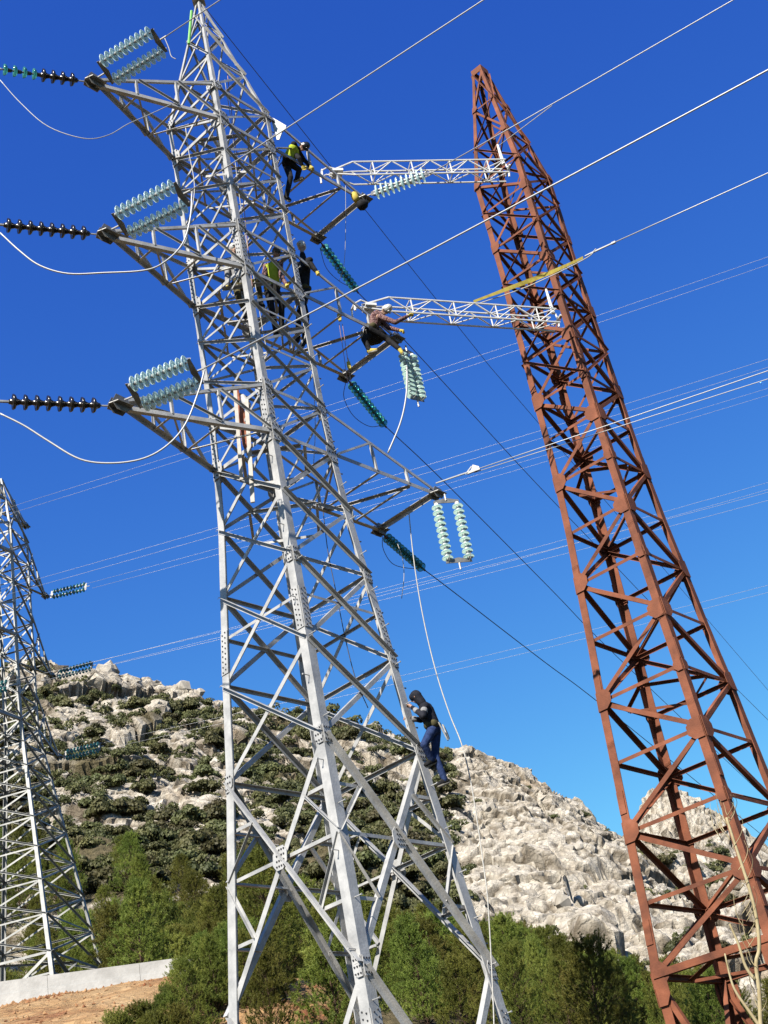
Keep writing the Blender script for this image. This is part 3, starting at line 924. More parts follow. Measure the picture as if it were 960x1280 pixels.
for i, (z, zt, al) in enumerate(((CB + 14.5, CB + 16.2, 4.4), (CB + 18.7, CB + 20.4, 4.25), (CB + 23.1, CB + 24.8, 4.1), (CB + 26.4, CB + 27.4, 2.4))):
    for sgn, ks in ((1, (1, 2)), (-1, (0, 3))):
        T = V(cx, cy, z) + ARM_C * (al * sgn)
        TIPC[(i, sgn)] = T
        for k in ks:
            side = LINE_C if k in (0, 1) else -LINE_C
            pf, pg = Cc.P(k, z), Cc.P(k, zt)
            member('crossarm_chord', pf, T, side, 0.13, 0.013, Cc.mat, Cc.root, False, 0, 0.03)
            member('crossarm_chord', pg, T + V(0, 0, .12), side, 0.09, 0.009, Cc.mat, Cc.root, False, 0, 0.03)
            for t in (0.3, 0.6):
                member('crossarm_strut', pf.lerp(T, t), pg.lerp(T + V(0, 0, .12), t), side, 0.06, 0.006, Cc.mat, Cc.root, False, 0.012, 0.02)
            member('crossarm_strut', pf, pg.lerp(T + V(0, 0, .12), .3), side, 0.06, 0.006, Cc.mat, Cc.root, True, 0.016, 0.04)
        for t in (0.3, 0.6):
            member('crossarm_strut', Cc.P(ks[0], z).lerp(T, t), Cc.P(ks[1], z).lerp(T, t), V(0, 0, -1), 0.06, 0.006, Cc.mat, Cc.root, False, 0.012, 0.03)
        tip_plate(Cc, T, LINE_C, 0.4, 0.34)

# ------------------------------------------------------------------ insulators
def lathe(prof, n, mat, name, smooth=True):
    vs, fs = [], []
    for r, z in prof:
        vs += [V(r * cos(2 * pi * k / n), r * sin(2 * pi * k / n), z) for k in range(n)]
    for i in range(len(prof) - 1):
        for k in range(n):
            a, b = i * n + k, i * n + (k + 1) % n
            fs.append((a, b, b + n, a + n))
    return mesh(name, vs, fs, mat, smooth)
SHELL = [(0.045, 0.03), (0.085, 0.022), (0.118, 0.0), (0.128, -0.022), (0.122, -0.03), (0.105, -0.012), (0.098, -0.028), (0.088, -0.008), (0.075, -0.026), (0.062, -0.004), (0.040, -0.02), (0.03, 0.0)]
CAP = [(0.0, 0.098), (0.028, 0.096), (0.040, 0.085), (0.044, 0.05), (0.050, 0.028), (0.05, 0.018), (0.03, 0.0), (0.018, -0.03), (0.014, -0.06), (0.0, -0.062)]
me_shell = lathe([(r * 1.25, z * 1.1) for r, z in SHELL], 20, M_glass, 'glass_shell')
me_shell_cl = lathe(SHELL, 18, M_glass_clear, 'clear_glass_shell')
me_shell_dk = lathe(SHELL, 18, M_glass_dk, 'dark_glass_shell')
me_cap = lathe(CAP, 10, M_galv, 'cap_and_pin')
me_cap_z = lathe([(r * 1.12, z) for r, z in CAP], 10, M_zinc, 'bright_cap_and_pin')
PSH = [(0.045, 0.10), (0.055, 0.07), (0.075, 0.03), (0.128, 0.012), (0.150, -0.02), (0.150, -0.045), (0.12, -0.03), (0.085, -0.04), (0.06, -0.05), (0.045, -0.11)]
me_porc = lathe(PSH, 18, M_porcelain, 'porcelain_shed')
me_cap_dk = lathe(CAP, 10, M_bolt, 'dark_cap_and_pin')

def frame_to(d):
    q = V(0, 0, 1).rotation_difference(d)
    return q.to_matrix().to_4x4()
def one_string(root, p, q, n, shell, cap, pitch=None, flip=False):
    d = (q - p); ln = d.length; d.normalize()
    pitch = pitch or ln / n
    R = frame_to(-d)
    for i in range(n):
        c = p + d * (pitch * (i + 0.5) + (ln - pitch * n) / 2)
        sh = shell[i] if isinstance(shell, list) else shell
        S = Matrix.Diagonal((1, 1, pitch / 0.146 if pitch > 0.17 else 1, 1)) if sh is not me_porc else Matrix.Diagonal((1, 1, pitch / 0.205, 1))
        o = link('insulator_disc', sh, root, Matrix.Translation(c) @ R @ S)
        link('metal_cap', cap, o, Matrix.Translation(c) @ R @ S)
        o2 = o.children[0]; o2.matrix_basis = Matrix.Identity(4)
def yoke(root, a, b, n, mat=M_plate):
    mb = MB()
    d = (b - a).normalized(); m = (a + b) / 2; e = d.cross(n).normalized()
    mb.prism([a - d * .06 - e * .03, b + d * .06 - e * .03, b + d * .05 + e * .035, m + e * .10, a - d * .05 + e * .035], n * 0.016)
    return mb.build('yoke_plate', mat, root)
def double_string(label, cat_group, p, q, n=11, sep=0.42, sepdir=None, shell=None, cap=None, mat=M_plate):
    shell = shell or me_shell; cap = cap or me_cap
    root = tag(empty('insulator_string', p), label, 'insulator', cat_group)
    d = (q - p).normalized()
    s = sepdir - d * sepdir.dot(d); s.normalize()
    nn = d.cross(s).normalized()
    a0, b0 = p + d * 0.20, q - d * 0.20
    for sg in (-1, 1):
        one_string(root, a0 + s * (sep / 2 * sg) + d * .05, b0 + s * (sep / 2 * sg) - d * .05, n, shell, cap)
    yoke(root, a0 - s * sep / 2, a0 + s * sep / 2, nn if nn.z > 0 else -nn, mat); yoke(root, b0 + s * sep / 2, b0 - s * sep / 2, nn, mat)
    mb = MB(); mb.tube([p, a0 - d * .03], 0.022, 6); mb.build('shackle', M_galv, root)
    mb = MB(); mb.tube([b0 + d * .03, q], 0.022, 6)
    for sg in (-1, 1):                                   # arcing horns
        h = b0 + s * (sep / 2 * sg)
        mb.tube([h, h + nn * .14, h + nn * .20 - d * .10], 0.008, 5)
    mb.build('dead_end_clamp', M_galv, root)
    return root

ORD = {3: 'topmost', 2: 'middle', 1: 'lowest'}
END_L = {}
for i, (x, y) in {3: (208, 45), 2: (238, 238), 1: (256, 460)}.items():
    q = at_level(x, y, TIP[i].z + 0.12)
    p = TIP[i] + (q - TIP[i]).normalized() * 0.12 + V(0, 0, .1)
    END_L[i] = q
    double_string('pale glass twin insulator string tied to the %s pointed crossarm' % ORD[i], 'glass strings on the pointed arms', p, q, 10, 0.47, V(.45, .75, -.45))
END_K = {}
for i, (x, y) in {3: (-2, 86), 2: (2, 281), 1: (8, 502)}.items():
    q = at_level(x, y, TIP[i].z - 0.03)
    d = (q - TIP[i]).normalized()
    p = TIP[i] + d * 0.25
    lab = 'single insulator string of black and green discs on the topmost pointed crossarm' if i == 3 else 'black porcelain insulator string pulling off the %s pointed crossarm' % ORD[i]
    root = tag(empty('insulator_string', p), lab, 'insulator', 'dark strings on the pointed arms')
    shell = [me_porc] * 4 + [me_shell_dk] * 4 if i == 3 else me_porc
    one_string(root, p + d * .12, q - d * .05, 8, shell, me_cap_dk)
    mb = MB(); mb.tube([p - d * .12, p + d * .13], 0.02, 6); mb.build('shackle', M_galv, root)
    mb = MB(); mb.tube([q - d * .06, q + d * .35], 0.03, 6); mb.build('dead_end_clamp', M_galv, root)
    END_K[i] = q + d * .3
# glass strings on the square-ended arms
hang = {}
q = at_level(543, 214, SQ1[3].z + 0.15)
double_string('glass twin insulator string drawn up beside the upper white boom', 'glass strings on the square arms', SQ1[3] + V(.05, -.05, .05), q, 10, 0.36, V(0, .6, .8))
END_R3 = q
p2 = at(507, 432, SQ1[2].y - .1)
double_string('glass twin insulator string dangling below the middle square crossarm', 'glass strings on the square arms', p2, p2 + V(-.02, 0, -1.80), 10, 0.26, V(.8, .6, 0), me_shell_cl, me_cap_z)
p1 = SQ1[1] + V(.18, -.12, -.12)
double_string('glass twin insulator string dangling below the lowest square crossarm', 'glass strings on the square arms', p1, p1 + V(-.03, 0, -1.95), 10, 0.48, V(1, .25, 0), me_shell_cl, me_cap_z)
END_D = {}
for i, (x, y) in {3: (447, 365), 2: (482, 533), 1: (530, 712)}.items():
    q = at_level(x, y, SQ2[i].z - 0.25)
    p = SQ2[i] + V(.03, .06, -.05); d = (q - p).normalized()
    root = tag(empty('insulator_string', p), 'green insulator string with shade-darkened discs pulling away behind the %s square crossarm' % ORD[i], 'insulator', 'far side strings on the square arms')
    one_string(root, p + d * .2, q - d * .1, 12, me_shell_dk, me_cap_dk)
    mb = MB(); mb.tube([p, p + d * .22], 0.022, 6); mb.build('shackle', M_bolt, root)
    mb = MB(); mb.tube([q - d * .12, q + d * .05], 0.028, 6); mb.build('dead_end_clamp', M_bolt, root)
    END_D[i] = q

# ------------------------------------------------------------------ cables
def cable(name, label, pts, r, mat, group=None, n=5, cat='cable'):
    mb = MB(); mb.tube(pts, r, n)
    o = mb.build(name, mat, None, True)
    return tag(o, label, cat, group)
def sag(p, q, s, n=14):
    return [p.lerp(q, i / n) - V(0, 0, s * 4 * (i / n) * (1 - i / n)) for i in range(n + 1)]
def spline(P, n=6):
    out = []
    Q = [P[0] * 2 - P[1]] + P + [P[-1] * 2 - P[-2]]
    for i in range(1, len(Q) - 2):
        a, b, c, d = Q[i - 1], Q[i], Q[i + 1], Q[i + 2]
        for k in range(n):
            t = k / n
            out.append(0.5 * ((2 * b) + (c - a) * t + (2 * a - 5 * b + 4 * c - d) * t * t + (3 * b - a - 3 * c + d) * t ** 3))
    return out + [P[-1]]
def beyond(p, q, L):
    return q + (q - p).normalized() * L
E2 = at_level(590, 0, TIP[2].z + .1); cable('conductor_cable', 'pale conductor running from the middle pointed crossarm overhead', sag(END_L[2], beyond(END_L[2], E2, 25), 0.25), 0.014, M_alu, 'near conductors')
E1 = at_level(960, 70, TIP[1].z + .1); cable('conductor_cable', 'pale conductor from the lowest pointed crossarm crossing before the red pylon', sag(END_L[1], beyond(END_L[1], E1, 25), 0.3), 0.017, M_alu, 'near conductors')
E3 = at_level(330, -40, TIP[3].z + .3); cable('conductor_cable', 'pale conductor leaving the topmost pointed crossarm past the peak', sag(END_L[3], beyond(END_L[3], E3, 25), 0.2), 0.014, M_alu, 'near conductors')
E4 = at_level(905, 0, SQ1[3].z); cable('conductor_cable', 'pale conductor held by the upper white boom', sag(END_R3, beyond(END_R3, E4, 25), 0.2), 0.015, M_alu, 'near conductors')
c4a = at_level(755, 309, SQ1[2].z + .9); E5 = at_level(960, 214, SQ1[2].z + .9)
cable('conductor_cable', 'pale conductor ending in a clamp near the yellow strap', sag(c4a, beyond(c4a, E5, 25), 0.1), 0.015, M_alu, 'near conductors')
c5a = at_level(545, 604, SQ1[1].z + .15); c5c = at_level(592, 588, SQ1[1].z + .1); E6 = at_level(960, 460, SQ1[1].z + .1)
cable('conductor_cable', 'upper of two pale conductors leaving the lowest square crossarm', sag(c5c, beyond(c5c, E6, 25), 0.1), 0.012, M_alu, 'near conductors')
E6b = at_level(960, 467, SQ1[1].z + .1)
cable('conductor_cable', 'lower of two pale conductors leaving the lowest square crossarm', sag(c5c - V(0, 0, .06), beyond(c5c, E6b, 25), 0.12), 0.010, M_alu, 'near conductors')
# pulling clamp
root = tag(empty('pulling_clamp', c5a), 'triangular white pulling clamp on the conductor beyond the lowest square crossarm', 'clamp')
dd = (c5c - c5a).normalized()
mb = MB(); mb.tube([c5a, c5c + dd * .02], [0.018, 0.024], 6); mb.build('pulling_rod', M_alu, root)
mb = MB(); u = V(0, 0, 1); e = dd.cross(u).normalized()
mb.prism([c5c - dd * .16 - u * .06, c5c + dd * .16 - u * .045, c5c + dd * .15 + u * .04, c5c + dd * .02 + u * .13, c5c - dd * .04 + u * .02], e * 0.04); mb.build('clamp_jaw', M_plate, root)
mb = MB(); mb.tube([c5c - dd * .02 + u * .12, c5c - dd * .20 - u * .03], 0.014, 6); mb.build('clamp_link', M_white, root)
root = tag(empty('dead_end_clamp', c4a), 'bright metal dead end clamp at the end of the yellow strap', 'clamp')
d4 = (E5 - c4a).normalized()
mb = MB(); mb.tube([c4a - d4 * .5, c4a - d4 * .25, c4a + d4 * .2], [0.02, 0.028, 0.024], 6); mb.build('clamp_body', M_alu, root)
mb = MB(); mb.tube([c4a + d4 * .2, c4a + d4 * .3], 0.04, 6); mb.build('clamp_collar', M_alu, root)
# earth wire and the dark far-side conductors
def far_path(px, z, dz=0.0):
    return [at_level(x, y, z - dz * k) for k, (x, y) in enumerate(px)]
pkp = V(A.c.x, A.c.y, 30.34)
wp = [pkp, at_level(582, 420, 28.6), at_level(657, 510, 28.2), at_level(902, 795, 27.0), at_level(985, 892, 26.8)]
cable('earth_wire', 'thin dark earth wire from the peak descending behind the red pylon', spline(wp), 0.011, M_cable_dark, 'far side wires')
for i, pxs, zz in ((3, [(513, 433), (657, 590), (744, 681), (843, 784), (947, 887), (1000, 940)], 24.4), (2, [(553, 600), (690, 738), (753, 803), (870, 915), (960, 1000)], 19.9), (1, [(567, 740), (680, 827), (738, 870), (850, 960), (960, 1050)], 15.4)):
    P = [END_D[i]] + [at_level(x, y, zz - 0.15 * k) for k, (x, y) in enumerate(pxs)]
    cable('conductor_cable', 'dark far side conductor from the %s square crossarm' % ORD[i], spline(P), 0.013, M_cable_dark, 'far side wires')
# bundle wires of the terrace pylon
def bundle(tip, label, pts, zdrop=1.2):
    xe, ye = pts[-1]
    xs, ys = pts[0]
    ze = tip.z - zdrop
    q = at_level(xe, ye, ze)
    q = beyond(tip, q, 22)
    for k in (0, 1):
        off = V(-0.12, 0, 0.16) * (k - 0.5) * 2
        cable('bundle_wire', ('upper wire of the pair ' if k else 'lower wire of the pair ') + label, sag(tip + off, q + off, 0.5, 18), 0.0062, M_wire_far, 'twin wires of the terrace pylon')
ARMN = ['lowest', 'second', 'third', 'top']
LC = LINE_C
sC = {}
near_px = {2: (24, 634), 1: (30, 728), 0: (34, 850)}
far_px = {2: (105, 734), 1: (108, 834), 0: (119, 935)}
for i in range(3):
    for sgn in (1, -1):
        T = TIPC[(i, sgn)]
        nm = 'far' if sgn > 0 else 'near'
        x, y = (far_px if sgn > 0 else near_px)[i]
        e = at_level(x, y, T.z - 0.1)
        d = (e - T).normalized()
        q = T + d * 2.4
        double_string('small green twin insulator string on the %s %s side arm of the terrace pylon' % (ARMN[i], nm), 'strings of the terrace pylon', T + d * .12, q, 10, 0.36, V(0, 0.3, 1), me_shell_dk)
        sC[(i, sgn)] = (q, e)
for i, sgn, end, lab in ((2, 1, (960, 478), 'from the upper far side arm'), (1, 1, (960, 595), 'from the middle far side arm'), (0, 1, (960, 723), 'from the lowest far side arm'), (2, -1, (960, 313), 'from the upper near side arm'), (1, -1, (960, 440), 'from the middle near side arm'), (0, -1, (960, 606), 'from the lowest near side arm')):
    bundle(sC[(i, sgn)][0], lab + ' of the terrace pylon', [(0, 0), end], 0.6)

# ------------------------------------------------------------------ jumper cables and ropes
def px_path(pts, d0, d1):
    n = len(pts) - 1
    return [at(x, y, d0 + (d1 - d0) * k / n) for k, (x, y) in enumerate(pts)]
JUMP = {3: [(0, 100), (25, 128), (60, 158), (105, 173), (135, 169), (160, 155), (185, 144), (215, 130)], 2: [(0, 291), (25, 314), (50, 332), (85, 342), (130, 341), (180, 338), (205, 328), (228, 305), (238, 272), (240, 240)], 1: [(0, 517), (30, 532), (60, 551), (100, 574), (140, 579), (180, 573), (210, 556), (232, 530), (248, 490), (256, 462)]}
for i, P in JUMP.items():
    cable('jumper_cable', 'pale jumper cable drooping under the %s pointed crossarm' % ORD[i], spline(px_path(P, END_K[i].y, END_L[i].y + (0.6 if i == 3 else 0))), 0.011 if i == 3 else 0.019, M_alu, 'jumper cables')
cable('jumper_cable', 'thick pale jumper hanging from the dangling middle glass string', spline(px_path([(507, 440), (509, 470), (507, 500), (500, 530), (485, 566)], SQ1[2].y - .2, 26.9)), 0.022, M_alu, 'jumper cables')
for i, P in {3: [(400, 310), (408, 335), (425, 352), (446, 362)], 2: [(432, 478), (430, 497), (442, 520), (462, 533), (480, 531)], 1: [(478, 668), (479, 686), (490, 704), (508, 710), (528, 710)]}.items():
    cable('jumper_cable', 'thin black jumper loop beside the dark string of the %s square crossarm' % ORD[i], spline(px_path(P, SQ2[i].y, END_D[i].y)), 0.009, M_cable_dark, 'black jumper loops')
ROPES = [
    ('long white rope falling from the lowest square crossarm past the climbing man', [(511, 640), (516, 690), (524, 745), (535, 800), (548, 850), (563, 895), (577, 930), (588, 975), (597, 1030), (604, 1080), (610, 1130), (616, 1240), (618, 1300)], 27.3, 24.6, 0.013, M_rope),
    ('thin white rope dangling over the dark string of the lowest square crossarm', [(497, 680), (503, 698), (505, 720), (502, 748)], 28.6, 28.6, 0.009, M_rope),
    ('thin dark rope hanging from the upper square crossarm', [(432, 232), (432, 290), (430, 330), (424, 352)], 27.0, 27.6, 0.007, M_rope),
    ('pale rope running down inside the pylon beside the near leg', [(281, 100), (290, 160), (296, 220), (306, 290), (318, 350), (328, 410), (334, 440)], 24.4, 24.4, 0.010, M_rope),
    ('pink rope running down inside the pylon', [(284, 90), (294, 180), (303, 240), (312, 330), (325, 430)], 24.5, 24.3, 0.010, M_rope_red),
    ('loose white rope looping under the topmost pointed crossarm', [(206, 48), (211, 60), (214, 70), (220, 74)], 21.2, 21.2, 0.010, M_rope),
    ('knotted white rope hanging down the left leg beside the middle arm', [(232, 160), (236, 190), (243, 230), (240, 262), (233, 298), (226, 310)], 23.2, 22.4, 0.011, M_rope),
    ('dark rope hanging inside the lower body of the pylon', [(404, 640), (410, 690), (420, 740), (432, 800), (445, 850), (460, 885)], 25.6, 25.9, 0.010, M_cable_dark),
    ('white rope hanging inside the lower body of the pylon', [(392, 470), (393, 500), (394, 540), (392, 580)], 25.2, 25.2, 0.008, M_rope),
]
for lab, P, d0, d1, r, m in ROPES:
    cable('rope', lab, spline(px_path(P, d0, d1)), r, m, 'ropes', 5, 'rope')
# rope tackle with two yellow blocks below the middle square arm
tk = tag(empty('rope_tackle', at(425, 395, 26.4)), 'rope tackle with yellow blocks below the middle square crossarm', 'tackle')
for dx in (0, 4):
    mb = MB(); mb.tube(px_path([(424 + dx, 405), (430 + dx, 445), (435 + dx, 480)], 26.4, 26.6), 0.008, 5); mb.build('tackle_rope', M_rope_red, tk)
for x, y, d in ((424, 396, 26.4), (436, 456, 26.5)):
    mb = MB(); c = at(x, y, d)
    mb.prism([c + V(sx * .05, 0, sz * .10) for sx, sz in ((-.6, -1), (.6, -1), (1, -.2), (.8, 1), (-.8, 1), (-1, -.2))], V(0, .06, 0)); mb.build('tackle_block', M_glove_y, tk)
    mb = MB(); mb.tube([c + V(0, .03, .09), c + V(.02, .03, .17), c + V(0, .03, .22)], 0.014, 6); mb.build('tackle_hook', M_galv, tk)

# ------------------------------------------------------------------ white lattice booms
def boom(label, p, q, w, h, bays, post_h):
    root = tag(empty('lattice_boom', p), label, 'boom', 'white lattice booms')
    d = (q - p).normalized(); L = (q - p).length
    up = (V(0, 0, 1) - d * d.z).normalized(); sd = d.cross(up)
    st = 0.13
    def pt(t, i, j):
        k = min(1.0, t / st) if t < st else 1.0
        return p + d * (L * t) + sd * (w / 2 * i * (0.25 + .75 * k)) + up * (h / 2 * j * (0.15 + .85 * k))
    for i in (-1, 1):
        for j in (-1, 1):
            mb = MB(); mb.tube([pt(0.0, i, j), pt(st, i, j), pt(1, i, j)], 0.027, 6); mb.build('boom_chord', M_white, root)
    for k in range(bays):
        t0, t1 = st + (1 - st) * k / bays, st + (1 - st) * (k + 1) / bays
        s = 1 if k % 2 else -1
        for i in (-1, 1):
            mb = MB(); mb.tube([pt(t0, i, -s), pt(t1, i, s)], 0.017, 5); mb.build('boom_lacing', M_white, root)
        for j in (-1, 1):
            mb = MB(); mb.tube([pt(t0, -s, j), pt(t1, s, j)], 0.017, 5); mb.build('boom_lacing', M_white, root)
        for a, b in (((-1, -1), (-1, 1)), ((1, -1), (1, 1)), ((-1, -1), (1, -1)), ((-1, 1), (1, 1))):
            if k % 2 == 0:
                mb = MB(); mb.tube([pt(t1, *a), pt(t1, *b)], 0.017, 5); mb.build('boom_lacing', M_white, root)
    e = p + d * L
    mb = MB()
    mb.tube([e + up * (h * .5), e + up * (h * .5 + post_h * .6), e + up * (h * .5 + post_h)], [0.055, 0.04, 0.028], 8); mb.build('end_post', M_white, root)
    mb = MB(); mb.tube([e - up * (h * .5) + d * .05, e + d * .10, e + up * (h * .5) + d * .05], 0.026, 6); mb.tube([e - sd * w * .6 + d * .06, e + sd * w * .6 + d * .06], 0.028, 6); mb.build('end_frame', M_white, root)
    mb = MB()
    for i in (-1, 1):                                    # hinge fork over the arm chord
        mb.tube([p + sd * (i * .12) + d * .25, p + sd * (i * .14) - d * .05 + up * .10, p + sd * (i * .12) - d * .22, p + sd * (i * .12) - d * .24 - up * .22], 0.026, 6)
    mb.tube([p - d * .22 - sd * .15, p - d * .22 + sd * .15], 0.03, 6)
    mb.box(p + d * .2, d * .14, sd * .16, up * .035)
    mb.build('hinge_fork', M_white, root)
    return root, d, up
b1p = at(412, 217, 27.35); b1q = at_level(632, 213, b1p.z + .05)
boom('upper white lattice boom reaching from the topmost square crossarm to the red pylon', b1p, b1q, 0.36, 0.46, 8, 0.72)
b2p = at(452, 384, 27.3); b2q = at_level(694, 400, b2p.z - 0.02)
boom('lower white lattice boom holding the yellow strap before the red pylon', b2p, b2q, 0.36, 0.44, 8, 0.80)
# yellow strap
s0 = at(592, 377, b2q.y - .1); s1 = at(640, 359, b2q.y - .2); s2 = at(690, 340, b2q.y - .35); s3 = at(729, 322, c4a.y + .1)
def ribbon(P, w, mat, name, label, cat, th=0.006):
    mb = MB(); 
    P = spline(P, 5)
    vs, fs = [], []
    n = len(P)
    for i, p in enumerate(P):
        t = (P[min(i + 1, n - 1)] - P[max(i - 1, 0)]).normalized()
        wv = (UPV - t * UPV.dot(t)).normalized(); nn = t.cross(wv)
        ww = w * (0.35 + 0.65 * sin(pi * min(max(i / (n - 1), .12), .88)))
        vs += [p + wv * ww / 2, p - wv * ww / 2, p - wv * ww / 2 + nn * th, p + wv * ww / 2 + nn * th]
        if i:
            b = (i - 1) * 4
            fs += [(b + j, b + (j + 1) % 4, b + 4 + (j + 1) % 4, b + 4 + j) for j in range(4)]
    fs += [(3, 2, 1, 0), tuple(range(len(vs) - 4, len(vs)))]
    mb.add(vs, fs)
    return tag(mb.build(name, mat), label, cat)
UPV = V(0.1, -0.3, 0.95)
ribbon([s0, s1, s2, s3], 0.12, M_strap, 'webbing_strap', 'broad yellow webbing strap stretched across the red pylon', 'strap')
cable('rope', 'white rope under the yellow strap from the lower boom to the clamp', spline([at(597, 380, b2q.y - .1), at(660, 358, b2q.y - .25), at(729, 325, c4a.y), c4a - V(.2, 0, 0)]), 0.014, M_rope, 'ropes', 5, 'rope')
cable('rope', 'white stay rope from the upper boom end to its conductor', [b1q + V(0, 0, .9), at_level(690, 132, b1q.z + 1.0)], 0.012, M_rope, 'ropes', 5, 'rope')

# ------------------------------------------------------------------ small things on the pylon
mb = MB(); mb.tube([at(239.5, 14, 24.3), at(236, 55, 24.2)], 0.038, 8)
tag(mb.build('line_guard_sleeve', M_green), 'fluorescent green sleeve strapped to the peak', 'sleeve')
mb = MB()
c = at(346, 160, 25.3)
mb.prism([c + V(-.10, 0, .40), c + V(-.02, 0, .34), c + V(.24, 0, .02), c + V(.20, 0, -.08), c + V(.10, 0, -.18), c + V(-.0, 0, -.40), c + V(-.07, 0, -.38)], V(0.01, 0.02, 0))
tag(mb.build('white_plate', M_alu), 'white steel plate bolted beside the topmost square crossarm', 'plate')
bag = tag(empty('tool_bag', at(446, 250, 27.3)), 'black and yellow tool bag tied at the end of the topmost square crossarm', 'bag')
c = at(443, 246, 27.3)
mb = MB(); mb.tube([c + V(0, 0, .16), c + V(0, 0, .1), c + V(.02, 0, -.05), c + V(.03, 0, -.16)], [0.03, .09, .10, .07], 8); mb.build('yellow_pouch', M_glove_y, bag, True)
c = at(453, 256, 27.3)
mb = MB(); mb.tube([c + V(-.14, 0, -.03), c + V(-.1, 0, -.02), c, c + V(.11, 0, .02), c + V(.15, 0, .03)], [0.05, .12, .15, .10, .03], 8); mb.build('black_pouch', M_black, bag, True)
for k, (P, w) in enumerate((([(294, 488), (297, 520), (300, 560), (302, 600)], .075), ([(308, 500), (309, 545), (312, 590), (316, 628)], .085))):
    pts = px_path(P, 24.1, 24.1)
    mb = MB()
    for a_, b_ in ((pts[0], pts[-1]),):
        d = (b_ - a_); mb.box((a_ + b_) / 2, V(w / 2, 0, 0), V(0, .022, 0), d / 2)
    tag(mb.build('plank', M_wood), ['pale timber plank standing upright behind the lowest crossarm chord', 'lower pale timber plank hanging through the frame at the lowest crossarm'][k], 'plank', 'planks in the pylon')
bag = tag(empty('lifting_bag', at(305, 530, 24.3)), 'orange and white canvas lifting bag hung inside the pylon', 'bag')
mb = MB(); pts = px_path([(300, 505), (303, 520), (306, 540), (308, 556), (308, 562)], 24.3, 24.3); mb.tube(pts, [.04, .085, .09, .08, .04], 10); mb.build('bag_body', M_orange, bag, True)
mb = MB(); mb.tube(px_path([(303, 494), (305, 500), (309, 507), (310, 512)], 24.25, 24.25), [.04, .09, .09, .05], 8); mb.build('bag_lid', M_helmet_w, bag, True)
mb = MB(); mb.tube(px_path([(297, 488), (299, 500), (303, 508)], 24.3, 24.3), .03, 6); mb.build('bag_strap', M_orange, bag)

# ------------------------------------------------------------------ people
def capsule(p, q, r0, r1, n=12):
    p, q = Vector(p), Vector(q)
    d = q - p
    if d.length < 1e-5: d = V(0, 0, 1e-4); q = p + d
    t = d.normalized(); u = t.orthogonal().normalized(); w = t.cross(u)
    rings = []
    for a in (80, 55, 28, 0):
        rings.append((p - t * (r0 * sin(radians(a))), r0 * cos(radians(a))))
    for a in (0, 28, 55, 80):
        rings.append((q + t * (r1 * sin(radians(a))), r1 * cos(radians(a))))
    vs, fs = [], []
    for c, r in rings:
        vs += [c + (u * cos(2 * pi * k / n) + w * sin(2 * pi * k / n)) * r for k in range(n)]
    for i in range(len(rings) - 1):
        for k in range(n):
            a, b = i * n + k, i * n + (k + 1) % n
            fs.append((a, b, b + n, a + n))
    fs.append(tuple(range(n))[::-1]); fs.append(tuple(range((len(rings) - 1) * n, len(rings) * n)))
    return vs, fs
def fused(name, caps, mat, parent, voxel=0.012, smooth=4, solid=True):
    mb = MB()
    for c in caps: mb.add(*capsule(*c))
    tmp = mesh('tmp', mb.v, mb.f, mat)
    o = bpy.data.objects.new('tmp', tmp); col.objects.link(o)
    m = o.modifiers.new('r', 'REMESH'); m.mode = 'VOXEL'; m.voxel_size = voxel; m.use_smooth_shade = True
    if smooth:
        s = o.modifiers.new('s', 'SMOOTH'); s.factor = 0.5; s.iterations = smooth
    dg = bpy.context.evaluated_depsgraph_get(); dg.update()
    me = bpy.data.meshes.new_from_object(o.evaluated_get(dg))
    bpy.data.objects.remove(o); bpy.data.meshes.remove(tmp)
    off = root_loc(parent)
    me.transform(Matrix.Translation(-off))
    me.materials.clear(); me.materials.append(mat)
    me.polygons.foreach_set('use_smooth', [True] * len(me.polygons))
    r = bpy.data.objects.new(name, me); col.objects.link(r); r.parent = parent
    return r
def hand(wrist, fore, curl):
    # palm, four unequal bent fingers and a thumb leaving the side of the palm
    f = fore.normalized(); c = (curl - f * curl.dot(f)).normalized(); s = f.cross(c)
    caps = [(wrist, wrist + f * .085, .032, .036), (wrist + f * .05 - s * .02, wrist + f * .085 - s * .025, .026, .022), (wrist + f * .05 + s * .02, wrist + f * .085 + s * .025, .026, .022)]
    for i, L in enumerate((.070, .080, .074, .058)):
        b = wrist + f * .09 + s * (-.034 + .0225 * i)
        m = b + (f * .85 + c * .5) * (L * .5); e = m + (f * .1 + c) * (L * .5)
        caps += [(b, m, .0105, .010), (m, e, .010, .008)]
    b = wrist + f * .03 - s * .035; m = b + (f * .5 - s * .6 + c * .4) * .045; e = m + (f * .5 + c * .7) * .035
    caps += [(b, m, .013, .011), (m, e, .011, .009)]
    return caps
